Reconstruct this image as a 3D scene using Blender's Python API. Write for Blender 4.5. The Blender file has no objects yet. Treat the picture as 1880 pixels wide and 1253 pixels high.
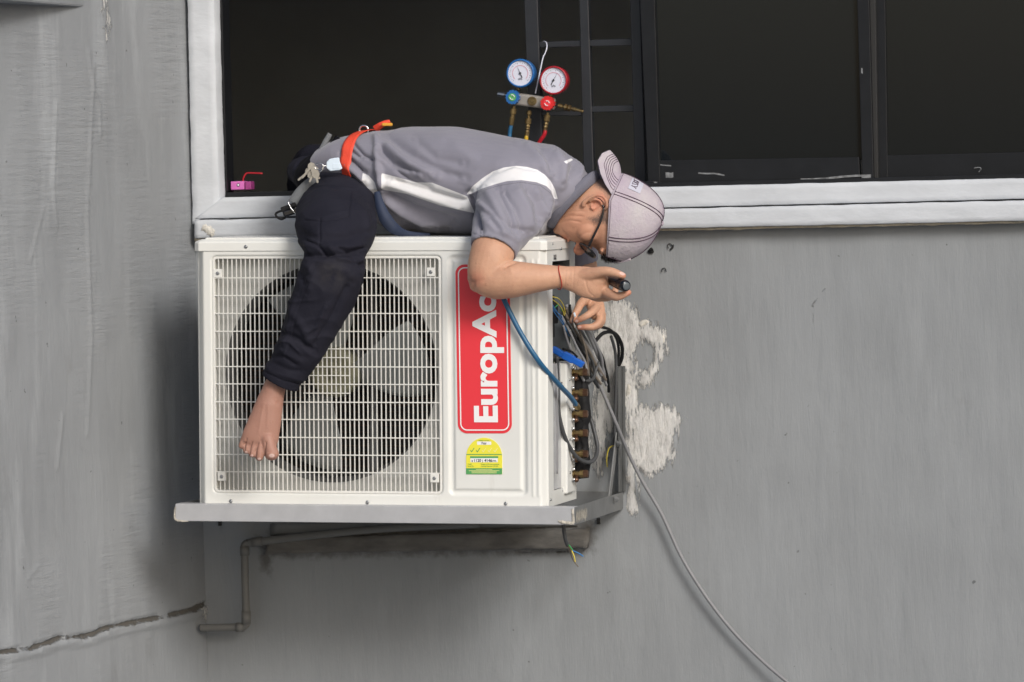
import bpy, bmesh, math, random
import numpy as np
from mathutils import Vector, Matrix, noise
random.seed(7)
C = bpy.data.collections.new("scene"); bpy.context.scene.collection.children.link(C)
SC = bpy.context.scene
# ------------------------------------------------------------------ camera
FPX, YAW, PITCH, ROLL, DIST = 9600.0, math.radians(13.0), math.radians(1.71), 0.029, 13.4
FRONT = -0.58                       # y of the front of the air conditioner; the wall face is y = 0
dv = Vector((-math.sin(YAW)*math.cos(PITCH), math.cos(YAW)*math.cos(PITCH), -math.sin(PITCH)))
r0 = Vector((math.cos(YAW), math.sin(YAW), 0)); u0 = r0.cross(dv)
rv = math.cos(ROLL)*r0 - math.sin(ROLL)*u0; uv = math.cos(ROLL)*u0 + math.sin(ROLL)*r0
CAM = Vector((0, FRONT, 0)) - DIST*dv
cam = bpy.data.cameras.new("camera"); co = bpy.data.objects.new("camera", cam); C.objects.link(co)
co.matrix_world = Matrix(((rv.x, uv.x, -dv.x, CAM.x), (rv.y, uv.y, -dv.y, CAM.y), (rv.z, uv.z, -dv.z, CAM.z), (0, 0, 0, 1)))
cam.sensor_width = 36; cam.lens = FPX/1880*36; cam.clip_end = 3000; cam.clip_start = 0.5
cam.dof.use_dof = True; cam.dof.focus_distance = DIST-0.05; cam.dof.aperture_fstop = 5.0
SC.camera = co
# ------------------------------------------------------------------ light
SC.view_settings.view_transform = 'Standard'; SC.view_settings.look = 'None'
SC.view_settings.exposure = 0.0; SC.view_settings.gamma = 1.0
AZ, EL = math.radians(40), math.radians(30)       # from the right of the wall's normal, above the horizon
w = bpy.data.worlds.new("World"); SC.world = w; w.use_nodes = True
nt = w.node_tree; bgn = nt.nodes["Background"]
sky = nt.nodes.new("ShaderNodeTexSky"); sky.sky_type = 'NISHITA'; sky.sun_disc = False
sky.sun_elevation = EL; sky.sun_rotation = math.pi - AZ; sky.dust_density = 3.0; sky.ozone_density = 1.0
nt.links.new(sky.outputs[0], bgn.inputs[0]); bgn.inputs[1].default_value = 0.115
sl = bpy.data.lights.new("sun", 'SUN'); sl.energy = 2.05; sl.angle = math.radians(18); sl.color = (1, .992, .98)
so = bpy.data.objects.new("sun", sl); C.objects.link(so)
sdir = Vector((math.sin(AZ)*math.cos(EL), -math.cos(AZ)*math.cos(EL), math.sin(EL)))   # towards the light
so.rotation_euler = sdir.to_track_quat('Z', 'Y').to_euler(); so.location = (5, -8, 6)

# ------------------------------------------------------------------ measuring helpers (photo measure -> metres at a depth)
def P(u, v, y):
    d = dv*FPX + rv*(u-940) - uv*(v-626.5)
    return CAM + d*((y-CAM.y)/d.y)
def scr(co):                       # n x 3 -> image measures
    q = np.asarray(co) - np.array(CAM)
    z = q@np.array(dv); return np.stack([940+FPX*(q@np.array(rv))/z, 626.5-FPX*(q@np.array(uv))/z], 1)
PXM = DIST/FPX                     # metres for one photo pixel near the front plane
TILT = 0.023
UO = P(362, 928, FRONT); UR = Matrix.Rotation(TILT, 4, 'Y')
UMAT = Matrix.Translation(UO)@UR; UINV = UMAT.inverted()
def lp(u, v, yl=0.0): return UINV@P(u, v, FRONT+yl)     # into the air conditioner's own frame

# ------------------------------------------------------------------ materials
def mat(name, col, rough=.5, metal=0.0, var=0.0, vscale=8.0, bump=0.0, bscale=60.0, stretch=(1, 1, 1), spec=.5, sss=0.0, col2=None, trans=0, alpha=1):
    m = bpy.data.materials.new(name); m.use_nodes = True; n = m.node_tree.nodes; l = m.node_tree.links
    b = n["Principled BSDF"]; b.inputs["Base Color"].default_value = (*col, 1); b.inputs["Roughness"].default_value = rough
    b.inputs["Metallic"].default_value = metal; b.inputs["Specular IOR Level"].default_value = spec
    if trans: b.inputs["Transmission Weight"].default_value = trans
    if alpha < 1: b.inputs["Alpha"].default_value = alpha
    if sss:
        b.inputs["Subsurface Weight"].default_value = sss; b.inputs["Subsurface Radius"].default_value = (.012, .005, .003); b.inputs["Subsurface Scale"].default_value = 1
    tc = n.new("ShaderNodeTexCoord"); mp = n.new("ShaderNodeMapping"); mp.inputs["Scale"].default_value = stretch
    l.new(tc.outputs["Object"], mp.inputs[0])
    if var:
        nz = n.new("ShaderNodeTexNoise"); nz.inputs["Scale"].default_value = vscale; nz.inputs["Detail"].default_value = 6; nz.inputs["Roughness"].default_value = .6
        l.new(mp.outputs[0], nz.inputs[0])
        rp = n.new("ShaderNodeMapRange"); rp.inputs[1].default_value = .3; rp.inputs[2].default_value = .7
        l.new(nz.outputs[0], rp.inputs[0])
        mx = n.new("ShaderNodeMix"); mx.data_type = 'RGBA'
        c2 = col2 if col2 else tuple(c*(1-var) for c in col)
        mx.inputs[6].default_value = (*col, 1); mx.inputs[7].default_value = (*c2, 1)
        l.new(rp.outputs[0], mx.inputs[0]); l.new(mx.outputs[2], b.inputs["Base Color"])
    if bump:
        nb = n.new("ShaderNodeTexNoise"); nb.inputs["Scale"].default_value = bscale; nb.inputs["Detail"].default_value = 5
        l.new(mp.outputs[0], nb.inputs[0]); bp = n.new("ShaderNodeBump"); bp.inputs["Strength"].default_value = bump; bp.inputs["Distance"].default_value = .004
        l.new(nb.outputs[0], bp.inputs["Height"]); l.new(bp.outputs[0], b.inputs["Normal"])
    return m

class NB:                          # small node-building helper
    def __init__(s, m): s.m = m; s.n = m.node_tree.nodes; s.l = m.node_tree.links; s.b = s.n["Principled BSDF"]
    def attr(s, name): a = s.n.new("ShaderNodeAttribute"); a.attribute_name = name; return a.outputs["Fac"]
    def pos(s, scale=(1, 1, 1), rot=(0, 0, 0)):
        t = s.n.new("ShaderNodeTexCoord"); mp = s.n.new("ShaderNodeMapping"); mp.inputs["Scale"].default_value = scale; mp.inputs["Rotation"].default_value = rot
        s.l.new(t.outputs["Object"], mp.inputs[0]); return mp.outputs[0]
    def noise(s, vec, scale, detail=5, rough=.55):
        t = s.n.new("ShaderNodeTexNoise"); t.inputs["Scale"].default_value = scale; t.inputs["Detail"].default_value = detail; t.inputs["Roughness"].default_value = rough
        s.l.new(vec, t.inputs[0]); return t.outputs[0]
    def rng(s, x, a, b, c=0., d=1.):
        t = s.n.new("ShaderNodeMapRange")
        for i, q in enumerate((a, b, c, d)): t.inputs[i+1].default_value = q
        s.l.new(x, t.inputs[0]); return t.outputs[0]
    def math(s, op, a, b=None):
        t = s.n.new("ShaderNodeMath"); t.operation = op
        for i, q in enumerate((a, b)):
            if q is None: continue
            if isinstance(q, (int, float)): t.inputs[i].default_value = q
            else: s.l.new(q, t.inputs[i])
        return t.outputs[0]
    def mix(s, f, a, b):
        t = s.n.new("ShaderNodeMix"); t.data_type = 'RGBA'
        for i, q in ((0, f), (6, a), (7, b)):
            if isinstance(q, tuple): t.inputs[i].default_value = (*q, 1)
            elif isinstance(q, (int, float)): t.inputs[i].default_value = q
            else: s.l.new(q, t.inputs[i])
        return t.outputs[2]
    def color(s, c): s.l.new(c, s.b.inputs["Base Color"])
    def bump(s, h, strength=.5, dist=.004, prev=None):
        t = s.n.new("ShaderNodeBump"); t.inputs["Strength"].default_value = strength; t.inputs["Distance"].default_value = dist
        s.l.new(h, t.inputs["Height"])
        if prev is not None: s.l.new(prev, t.inputs["Normal"])
        return t.outputs[0]
    def normal(s, x): s.l.new(x, s.b.inputs["Normal"])

def wall_mat(name, base, ripple=0.0):
    m = mat(name, base, .75); k = NB(m)
    fine = k.noise(k.pos((75, 75, 5)), 3.6, 6, .65)          # vertical brush marks
    big = k.noise(k.pos(), 2.2, 5)
    blot = k.noise(k.pos((3, 3, .7)), 2.4, 6, .6)
    c = k.mix(k.rng(big, .3, .7), tuple(x*.9 for x in base), tuple(x*1.08 for x in base))
    c = k.mix(k.math('MULTIPLY', k.rng(blot, .54, .70), .62 if ripple else .25), c, tuple(x*1.38 for x in base))
    dirt = k.noise(k.pos((1, 1, 1)), 7, 8, .7)
    c = k.mix(k.math('MULTIPLY', k.rng(dirt, .6, .8), .3), c, (base[0]*.55, base[1]*.52, base[2]*.47))
    sp = k.noise(k.pos(), 45, 2, .5)
    c = k.mix(k.math('MULTIPLY', k.rng(sp, .74, .78), .8), c, tuple(x*.35 for x in base))
    # bare filler patches and stains: distance attributes measured on the wall
    pa = k.math('ADD', k.attr('patch'), k.rng(k.noise(k.pos((2.1, 1, .34)), 52, 9, .75), .27, .73, -.036, .030))
    msk = k.rng(pa, -.0012, .0012, 1, 0)
    pn = k.noise(k.pos((1, 1, .26), (0, .08, 0)), 70, 9, .8)
    pc = k.mix(k.rng(pn, .30, .52), (.40, .39, .365), (.86, .85, .82))
    pc = k.mix(k.rng(k.noise(k.pos(), 14, 4), .62, .75), pc, (.52, .42, .28))
    c = k.mix(msk, c, pc)
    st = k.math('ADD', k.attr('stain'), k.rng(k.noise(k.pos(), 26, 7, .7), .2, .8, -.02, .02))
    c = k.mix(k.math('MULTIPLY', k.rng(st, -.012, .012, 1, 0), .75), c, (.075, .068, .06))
    cr = k.math('ADD', k.attr('crack'), k.rng(k.noise(k.pos(), 48, 6, .75), .25, .75, -.0045, .0045))
    c = k.mix(k.rng(cr, -.001, .0015, 1, 0), c, (.10, .093, .082))
    k.color(c)
    n1 = k.bump(k.noise(k.pos((1, 1, .5)), 210, 5, .7), .30, .002, k.bump(fine, .15, .004))
    med = k.noise(k.pos((6, 6, 1.3)), 3, 4)
    n2 = k.bump(med, .26, .014, n1)
    if ripple:
        rp = k.noise(k.pos((2.2, 2.2, 26)), 2.6, 5, .6)
        gate = k.rng(k.noise(k.pos((1.5, 1.5, 1)), 2.2, 2), .45, .6)
        n2 = k.bump(k.math('MULTIPLY', rp, gate), ripple, .006, n2)
    n3 = k.bump(k.math('MULTIPLY', msk, k.rng(pn, .2, .8, .5, 1.1)), 1.0, .014, n2)
    n4 = k.bump(k.rng(cr, -.001, .002, 0, 1), .8, .006, n3)
    k.normal(n4); return m

M = {}
M['wall'] = wall_mat('painted_wall', (.255, .268, .277)); M['wall2'] = wall_mat('painted_side_wall', (.275, .288, .300), .8)
M['ledge'] = mat('dirty_concrete', (.19, .18, .165), .85, var=.5, vscale=9, bump=.6, bscale=40, stretch=(1, 1, 2.5))
M['trim'] = mat('white_plaster', (.60, .625, .655), .7, var=.14, vscale=7, bump=.3, bscale=40, stretch=(1, 1, 2.2))
M['trim_edge'] = mat('raw_plaster_edge', (.5, .44, .34), .9, var=.35, vscale=30, bump=1, bscale=90)
M['filler'] = mat('filler_plaster', (.74, .71, .64), .85, var=.35, vscale=40, bump=1, bscale=130)
M['casing'] = mat('cream_painted_steel', (.74, .745, .71), .38, var=.07, vscale=5, bump=.03, bscale=30)
_k = NB(M['casing']); _g = _k.rng(_k.noise(_k.pos((9, 9, 1.6)), 3.2, 7, .7), .58, .78); _d = _k.rng(_k.noise(_k.pos(), 2.4, 4), .4, .62)
_c = _k.mix(_k.math('MULTIPLY', _k.math('MULTIPLY', _g, _d), .45), _k.mix(_k.rng(_k.noise(_k.pos(), 5, 5), .3, .7), (.75, .755, .725), (.70, .705, .67)), (.47, .44, .37)); _k.color(_c)
M['lid'] = mat('lid_paint', (.77, .775, .74), .35, var=.06, vscale=5)
M['grille'] = mat('grille_plastic', (.77, .765, .725), .4, var=.06, vscale=12)
M['plate'] = mat('fan_plate_shaded', (.48, .48, .455), .5, var=.12, vscale=9)  # grey plate paint, darkened a little for the shadow behind the guard bars
M['fan'] = mat('fan_plastic', (.235, .25, .245), .4, var=.15, vscale=9)
M['hub'] = mat('fan_hub_plastic', (.25, .245, .165), .5, var=.2, vscale=12)
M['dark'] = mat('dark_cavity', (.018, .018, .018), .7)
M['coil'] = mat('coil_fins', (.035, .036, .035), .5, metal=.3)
M['panel_grey'] = mat('grey_steel', (.18, .20, .215), .4, metal=.5, var=.15)
M['red'] = mat('red_label', (.80, .045, .06), .3, var=.05, vscale=3)
M['white'] = mat('white_print', (.85, .85, .85), .4)
M['yellow'] = mat('yellow_print', (.83, .76, .06), .4); M['pale'] = mat('pale_print', (.85, .8, .3), .4)
M['green'] = mat('green_print', (.09, .35, .11), .4); M['ink'] = mat('dark_print', (.03, .03, .035), .5)
M['steel'] = mat('zinc_screw', (.35, .36, .37), .3, metal=1)
M['alu'] = mat('bracket_paint', (.52, .525, .54), .38, metal=.25, var=.14, vscale=14, bump=.08, bscale=40)
M['galv'] = mat('galvanised_steel', (.22, .225, .225), .45, metal=.35, var=.25, vscale=14, bump=.1)
M['galv_dark'] = mat('dull_grey_steel', (.12, .125, .125), .6, metal=.2, var=.3, vscale=14, bump=.1)
M['black_frame'] = mat('black_aluminium', (.011, .012, .014), .45, spec=.28, var=.3, vscale=18, bump=.06)
M['grille_bar'] = mat('black_grille_paint', (.022, .024, .029), .4, spec=.5, var=.3, vscale=20)
M['glass'] = mat('dark_window_glass', (.008, .0105, .0125), .05, spec=.4)
M['room'] = mat('dim_room_paint', (.34, .375, .42), .9, var=.15, vscale=3)
M['brass'] = mat('brass', (.34, .25, .11), .38, metal=.9, var=.4, vscale=60, col2=(.13, .085, .045))
M['copper'] = mat('copper_cap', (.20, .11, .07), .42, metal=.8, var=.4, vscale=60)
M['chrome'] = mat('chrome', (.62, .62, .62), .2, metal=1)
M['rubber'] = mat('black_rubber', (.011, .011, .012), .65, spec=.25, var=.3, vscale=50)
M['cable_grey'] = mat('grey_cable', (.23, .23, .24), .5, var=.12, vscale=20); M['cable_dark'] = mat('dark_cable', (.055, .057, .06), .5)
M['cable_brown'] = mat('brown_cable', (.17, .14, .11), .55, var=.3, vscale=25)
M['blue_hose'] = mat('blue_hose_rubber', (.02, .115, .24), .38, var=.15, vscale=20)
M['blue'] = mat('blue_plastic', (.01, .12, .55), .35); M['wire_blue'] = mat('blue_wire', (.03, .17, .42), .4)
M['wire_yellow'] = mat('yellow_wire', (.6, .48, .05), .4); M['wire_green'] = mat('green_wire', (.05, .3, .1), .4)
M['red_hose'] = mat('red_hose_rubber', (.42, .01, .02), .4); M['yellow_hose'] = mat('yellow_hose_rubber', (.55, .34, .02), .4)
M['red_pl'] = mat('red_plastic', (.62, .02, .02), .35); M['blue_ring'] = mat('blue_gauge_case', (.015, .12, .36), .35)
M['red_ring'] = mat('red_gauge_case', (.33, .01, .02), .35); M['dial'] = mat('dial_face', (.66, .68, .78), .35)
M['pink'] = mat('pink_carton', (.66, .16, .48), .45, var=.12, vscale=40); M['pink2'] = mat('dark_pink_carton', (.42, .06, .26), .45, var=.5, vscale=90)
M['pipe'] = mat('painted_pipe', (.16, .158, .148), .6, var=.15, vscale=12, bump=.15)
M['cap'] = mat('faded_lilac_cotton', (.405, .335, .405), .9, var=.6, vscale=9, col2=(.50, .47, .475), bump=.6, bscale=120)
M['thread'] = mat('dark_thread', (.075, .045, .07), .9); M['patch'] = mat('white_patch', (.50, .50, .58), .85)
M['glasses'] = mat('black_acetate', (.012, .012, .014), .25); M['lens'] = mat('spectacle_lens', (.02, .016, .016), .08, alpha=.85)
M['hair'] = mat('black_hair', (.02, .017, .015), .6); M['band'] = mat('orange_webbing', (.80, .075, .035), .55, bump=.3, bscale=300)
M['navyweb'] = mat('navy_webbing', (.022, .035, .075), .7, var=.3, vscale=20); M['greyweb'] = mat('grey_webbing', (.20, .21, .22), .6, var=.2, bump=.3, bscale=300)
M['pouch'] = mat('black_nylon', (.007, .007, .010), .8, spec=.15, var=.3, vscale=20, bump=.4, bscale=60)
M['fob'] = mat('pale_blue_fob', (.62, .72, .82), .4); M['key'] = mat('nickel_key', (.42, .40, .36), .35, metal=.7, var=.3, vscale=60)
M['amber'] = mat('amber_plastic', (.62, .30, .02), .4); M['torch'] = mat('black_metal', (.006, .007, .011), .22, spec=.5)
M['redstring'] = mat('red_cord', (.45, .04, .02), .7)
M['ground'] = mat('concrete_ground', (.25, .265, .28), .9, var=.2, vscale=.4)

# ------------------------------------------------------------------ mesh helpers
def link(name, me, m, parent=None, smooth=False):
    o = bpy.data.objects.new(name, me); C.objects.link(o)
    if m is not None: me.materials.append(M[m] if isinstance(m, str) else m)
    if smooth: me.polygons.foreach_set('use_smooth', [True]*len(me.polygons))
    if parent: o.parent = parent
    return o
def bev(o, wd=.002, seg=2):
    md = o.modifiers.new('bevel', 'BEVEL'); md.width = wd; md.segments = seg; md.limit_method = 'ANGLE'; md.angle_limit = math.radians(35)
    md.harden_normals = False; return o
def empty(name, loc=(0, 0, 0), label=None, cat=None, group=None, rot=None):
    o = bpy.data.objects.new(name, None); C.objects.link(o); o.location = loc; o.empty_display_size = .05
    if rot is not None: o.rotation_euler = rot
    return tag(o, label, cat, group)
def tag(o, label=None, cat=None, group=None, kind=None):
    if label: o['label'] = label
    if cat: o['category'] = cat
    if group: o['group'] = group
    if kind: o['kind'] = kind
    return o
class MB:
    def __init__(s): s.v = []; s.f = []
    def add(s, vs, fs): b = len(s.v); s.v += [tuple(x) for x in vs]; s.f += [tuple(i+b for i in f) for f in fs]; return s
    def box(s, a, b):
        x0, y0, z0 = a; x1, y1, z1 = b
        return s.add([(x0, y0, z0), (x1, y0, z0), (x1, y1, z0), (x0, y1, z0), (x0, y0, z1), (x1, y0, z1), (x1, y1, z1), (x0, y1, z1)],
                     [(3, 2, 1, 0), (4, 5, 6, 7), (0, 1, 5, 4), (1, 2, 6, 5), (2, 3, 7, 6), (3, 0, 4, 7)])
    def obox(s, c, ax, ay, az):     # oriented box, half-axes
        c, ax, ay, az = map(Vector, (c, ax, ay, az)); q = []
        for k in (-1, 1):
            for (i, j) in ((-1, -1), (1, -1), (1, 1), (-1, 1)): q.append(c+ax*i+ay*j+az*k)
        return s.add(q, [(3, 2, 1, 0), (4, 5, 6, 7), (0, 1, 5, 4), (1, 2, 6, 5), (2, 3, 7, 6), (3, 0, 4, 7)])
    def prism(s, pts, y0, y1):      # outline in x,z, extruded along y
        n = len(pts); s.add([(p[0], y0, p[1]) for p in pts]+[(p[0], y1, p[1]) for p in pts],
            [tuple(range(n)), tuple(range(2*n-1, n-1, -1))]+[(i, i+n, (i+1) % n+n, (i+1) % n) for i in range(n)]); return s
    def tube(s, pts, r, n=10, sub=5, caps=True):
        pts = [Vector(p) for p in pts]; rs = r if isinstance(r, (list, tuple)) else [r]*len(pts)
        if sub > 1 and len(pts) > 2: pts, rs = crom(pts, rs, sub)
        t = (pts[1]-pts[0]).normalized(); a = t.orthogonal().normalized(); vs = []; N = len(pts)
        for i, p in enumerate(pts):
            t = (pts[min(i+1, N-1)]-pts[max(i-1, 0)]).normalized(); a = (a-t*a.dot(t)).normalized(); b = t.cross(a)
            for k in range(n): th = 2*math.pi*k/n; vs.append(p+(a*math.cos(th)+b*math.sin(th))*rs[i])
        fs = [(i*n+k, i*n+(k+1) % n, (i+1)*n+(k+1) % n, (i+1)*n+k) for i in range(N-1) for k in range(n)]
        if caps: fs += [tuple(range(n-1, -1, -1)), tuple((N-1)*n+k for k in range(n))]
        return s.add(vs, fs)
    def lathe(s, c, axis, prof, n=24):     # prof: (distance along axis, radius)
        c = Vector(c); t = Vector(axis).normalized(); a = t.orthogonal().normalized(); b = t.cross(a); vs = []
        for (h, r) in prof:
            for k in range(n): th = 2*math.pi*k/n; vs.append(c+t*h+(a*math.cos(th)+b*math.sin(th))*max(r, 1e-5))
        N = len(prof); fs = [(i*n+k, i*n+(k+1) % n, (i+1)*n+(k+1) % n, (i+1)*n+k) for i in range(N-1) for k in range(n)]
        fs += [tuple(range(n-1, -1, -1)), tuple((N-1)*n+k for k in range(n))]
        return s.add(vs, fs)
    def ell(s, c, ax, ay, az, nu=20, nv=12):
        c, ax, ay, az = map(Vector, (c, ax, ay, az)); vs = []
        for i in range(1, nv):
            ph = math.pi*i/nv
            for k in range(nu): th = 2*math.pi*k/nu; vs.append(c+ax*math.sin(ph)*math.cos(th)+ay*math.sin(ph)*math.sin(th)+az*math.cos(ph))
        vs += [c+az, c-az]; T = len(vs)-2; B = T+1
        fs = [(i*nu+k, (i+1)*nu+k, (i+1)*nu+(k+1) % nu, i*nu+(k+1) % nu) for i in range(nv-2) for k in range(nu)]
        fs += [(T, k, (k+1) % nu) for k in range(nu)]+[(B, (nv-2)*nu+(k+1) % nu, (nv-2)*nu+k) for k in range(nu)]
        return s.add(vs, fs)
    def mesh(s, name, fix=False):
        me = bpy.data.meshes.new(name); me.from_pydata(s.v, [], s.f); me.validate()
        if fix:
            bm = bmesh.new(); bm.from_mesh(me); bmesh.ops.recalc_face_normals(bm, faces=bm.faces); bm.to_mesh(me); bm.free()
        return me
    def build(s, name, m, parent=None, smooth=False, fix=True): return link(name, s.mesh(name, fix), m, parent, smooth)
def crom(pts, rs, sub):
    op, orr = [], []; N = len(pts)
    for i in range(N-1):
        p0, p1, p2, p3 = pts[max(i-1, 0)], pts[i], pts[i+1], pts[min(i+2, N-1)]
        for k in range(sub):
            t = k/sub; op.append(.5*((2*p1)+(p2-p0)*t+(2*p0-5*p1+4*p2-p3)*t*t+(3*p1-p0-3*p2+p3)*t**3)); orr.append(rs[i]*(1-t)+rs[i+1]*t)
    return op+[pts[-1]], orr+[rs[-1]]
def rr(x0, x1, z0, z1, r, n=6):
    out = []
    for cx, cz, a in ((x1-r, z1-r, 0), (x0+r, z1-r, 90), (x0+r, z0+r, 180), (x1-r, z0+r, 270)):
        for k in range(n+1): t = math.radians(a+90*k/n); out.append((cx+r*math.cos(t), cz+r*math.sin(t)))
    return out[::-1]
def poly_sdf(q, poly):             # q: n x 2, signed distance (negative inside)
    q = np.asarray(q, float); d = np.full(len(q), 1e9); ins = np.zeros(len(q), bool); n = len(poly)
    for i in range(n):
        a = np.array(poly[i], float); b = np.array(poly[(i+1) % n], float); e = b-a; wv = q-a
        t = np.clip((wv@e)/max(e@e, 1e-9), 0, 1); d = np.minimum(d, np.linalg.norm(wv-t[:, None]*e, axis=1))
        c = (a[1] > q[:, 1]) != (b[1] > q[:, 1])
        with np.errstate(divide='ignore', invalid='ignore'): xi = a[0]+(q[:, 1]-a[1])*(b[0]-a[0])/(b[1]-a[1])
        ins ^= c & (q[:, 0] < xi)
    return np.where(ins, -d, d)
def line_dist(q, pts):
    q = np.asarray(q, float); d = np.full(len(q), 1e9)
    for i in range(len(pts)-1):
        a = np.array(pts[i], float); e = np.array(pts[i+1], float)-a; wv = q-a
        t = np.clip((wv@e)/max(e@e, 1e-9), 0, 1); d = np.minimum(d, np.linalg.norm(wv-t[:, None]*e, axis=1))
    return d
def setattr_f(me, name, arr):
    a = me.attributes.new(name, 'FLOAT', 'POINT'); a.data.foreach_set('value', np.asarray(arr, dtype=np.float32))
def verts(me): a = np.empty(len(me.vertices)*3); me.vertices.foreach_get('co', a); return a.reshape(-1, 3)
def norms(me): a = np.empty(len(me.vertices)*3, dtype=np.float32); me.vertex_normals.foreach_get('vector', a); return a.reshape(-1, 3).astype(float)
def xz(pts, y=0): return [(P(u, v, y).x, P(u, v, y).z) for u, v in pts]
def text(body, size, m, parent, mw, bold=0.0, ext=.0004, name='lettering', align='LEFT', sx=1.0):
    cu = bpy.data.curves.new(name, 'FONT'); cu.body = body; cu.size = size; cu.offset = bold; cu.extrude = ext; cu.resolution_u = 4; cu.align_x = align
    t = bpy.data.objects.new(name, cu); C.objects.link(t); dg = bpy.context.evaluated_depsgraph_get()
    me = bpy.data.meshes.new_from_object(t.evaluated_get(dg)); bpy.data.objects.remove(t)
    me.transform(mw@Matrix.Diagonal((sx, 1, 1, 1))); return link(name, me, m, parent)

# ================================================================== SETTING
g = MB().box((-400, -800, -11.2), (400, 3, -11)).build('ground', 'ground'); tag(g, kind='structure')
WX0, WX1 = P(357, 600, 0).x, P(2150, 600, 0).x
def grid_xz(x0, x1, z0, z1, y, step, hole=None):
    nx, nz = int((x1-x0)/step)+1, int((z1-z0)/step)+1
    X = np.linspace(x0, x1, nx); Z = np.linspace(z0, z1, nz); gx, gz = np.meshgrid(X, Z)
    v = np.stack([gx.ravel(), np.full(gx.size, y), gz.ravel()], 1); f = []
    for j in range(nz-1):
        for i in range(nx-1):
            if hole and hole(.5*(X[i]+X[i+1]), .5*(Z[j]+Z[j+1])): continue
            a = j*nx+i; f.append((a, a+1, a+nx+1, a+nx))
    me = bpy.data.meshes.new('grid'); me.from_pydata(v.tolist(), [], f); return me
# rear wall: the sheet below the window, with the masonry behind it
ZS = P(1880, 415, 0).z                                   # underside of the sill
wl = P(357, 440, 0)
rear = empty('rear_wall', (wl.x, 0, P(600, 1600, 0).z), 'grey brush-painted rear wall below the window with rough pale filler patches', 'wall')
def to_parent(me, root): me.transform(root.matrix_basis.inverted())
me = grid_xz(wl.x-.03, P(2100, 600, 0).x, P(600, 1500, 0).z, P(1000, 400, 0).z, 0, .0065)
v = verts(me); q = v[:, [0, 2]]
patch = np.minimum.reduce([poly_sdf(q, xz(p)) for p in (
    [(1098, 552), (1120, 546), (1150, 556), (1168, 580), (1178, 612), (1172, 628), (1158, 650), (1165, 680), (1140, 690), (1122, 740), (1110, 830), (1098, 870), (1088, 800), (1096, 720), (1090, 620)],
    [(1160, 770), (1178, 748), (1200, 752), (1222, 745), (1246, 770), (1240, 805), (1232, 838), (1214, 860), (1190, 872), (1165, 850), (1158, 810)],
    [(1110, 700), (1150, 700), (1150, 770), (1110, 800)])]+[poly_sdf(q, xz(p))+.003 for p in (
    [(1172, 606), (1190, 588), (1204, 600), (1217, 610), (1223, 640), (1210, 674), (1192, 710), (1164, 712), (1168, 698), (1188, 684), (1202, 650), (1202, 636), (1186, 628)],
    [(1144, 684), (1170, 684), (1172, 800), (1170, 900), (1166, 950), (1154, 936), (1148, 800)])])
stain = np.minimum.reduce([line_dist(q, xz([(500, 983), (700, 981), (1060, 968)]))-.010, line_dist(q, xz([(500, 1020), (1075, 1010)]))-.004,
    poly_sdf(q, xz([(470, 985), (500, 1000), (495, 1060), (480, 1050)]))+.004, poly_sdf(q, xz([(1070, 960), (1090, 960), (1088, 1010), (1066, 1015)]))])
crack = np.minimum.reduce([line_dist(q, xz([(960, 1016), (1010, 1015), (1045, 1013)]))-.0005,
    line_dist(q, xz([(1478, 558), (1490, 566), (1500, 548), (1516, 530)]))+.0006, line_dist(q, xz([(1490, 566), (1494, 598)]))+.0004])
setattr_f(me, 'patch', patch); setattr_f(me, 'stain', stain); setattr_f(me, 'crack', crack)
dy = np.zeros(len(v)); nrm = np.array([noise.noise(Vector((a*3, 0, b*2)))*.004+noise.noise(Vector((a*11, 5, b*4)))*.0014 for a, b in q])
pn = np.array([noise.noise(Vector((a*45, 1, b*22))) if s < .004 else 0 for (a, b), s in zip(q, patch)])
v[:, 1] = nrm - np.where(patch < 0, .004+pn*.004, 0)
me.vertices.foreach_set('co', v.ravel()); to_parent(me, rear); link('plaster_face', me, 'wall', rear, True)
mb = MB(); zb = P(600, 1500, 0).z
mb.box((wl.x-.05, .03, zb), (P(2100, 600, 0).x, .22, P(1880, 405, 0).z-.02))
o = mb.build('masonry', 'wall', None); to_parent(o.data, rear); o.parent = rear
# surround: left jamb and two-tier sill, slightly uneven by hand
def band(name, rootp, corners_a, corners_b, y0, y1, m, n=90, amp=.0022, seed=0):
    """plaster band between two measured edges (lists of two image points each), thickness y0..y1"""
    mbb = MB(); A = [P(*corners_a[0], y0), P(*corners_a[1], y0)]; B = [P(*corners_b[0], y0), P(*corners_b[1], y0)]
    rows = []
    for i in range(n+1):
        t = i/n; a = A[0].lerp(A[1], t); b = B[0].lerp(B[1], t); ring = []; d = (b-a).normalized()
        for k, s in enumerate((0, .03, .25, .5, .75, .97, 1)):
            p = a.lerp(b, s); nz = noise.noise(Vector((i*.21+seed, k*1.7, seed)))*amp + noise.noise(Vector((i*.9+seed, k*2.7, seed)))*amp*.35
            p = p+Vector((0, nz+(.003 if k in (0, 6) else 0), 0))+d*(nz*1.2 if k in (0, 6) else 0); ring.append(p)
        ring = [Vector((ring[0].x, y1, ring[0].z))]+ring+[Vector((ring[-1].x, y1, ring[-1].z))]; rows.append(ring)
    K = len(rows[0])
    mbb.add([p for r in rows for p in r], [(i*K+k, (i+1)*K+k, (i+1)*K+k+1, i*K+k+1) for i in range(n) for k in range(K-1)]+[tuple(range(K)), tuple(n*K+k for k in range(K-1, -1, -1))])
    me = mbb.mesh(name, True); to_parent(me, rootp); return link(name, me, m, rootp, True)
band('window_jamb', rear, ((342, -60), (353, 412)), ((390.5, -60), (402.5, 380)), -.030, .0285, 'trim', 70, .0018, 3)
band('window_sill', rear, ((409, 363), (2060, 323)), ((357, 402), (2060, 361)), -.034, .024, 'trim', 200, .0012, 9)
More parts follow.
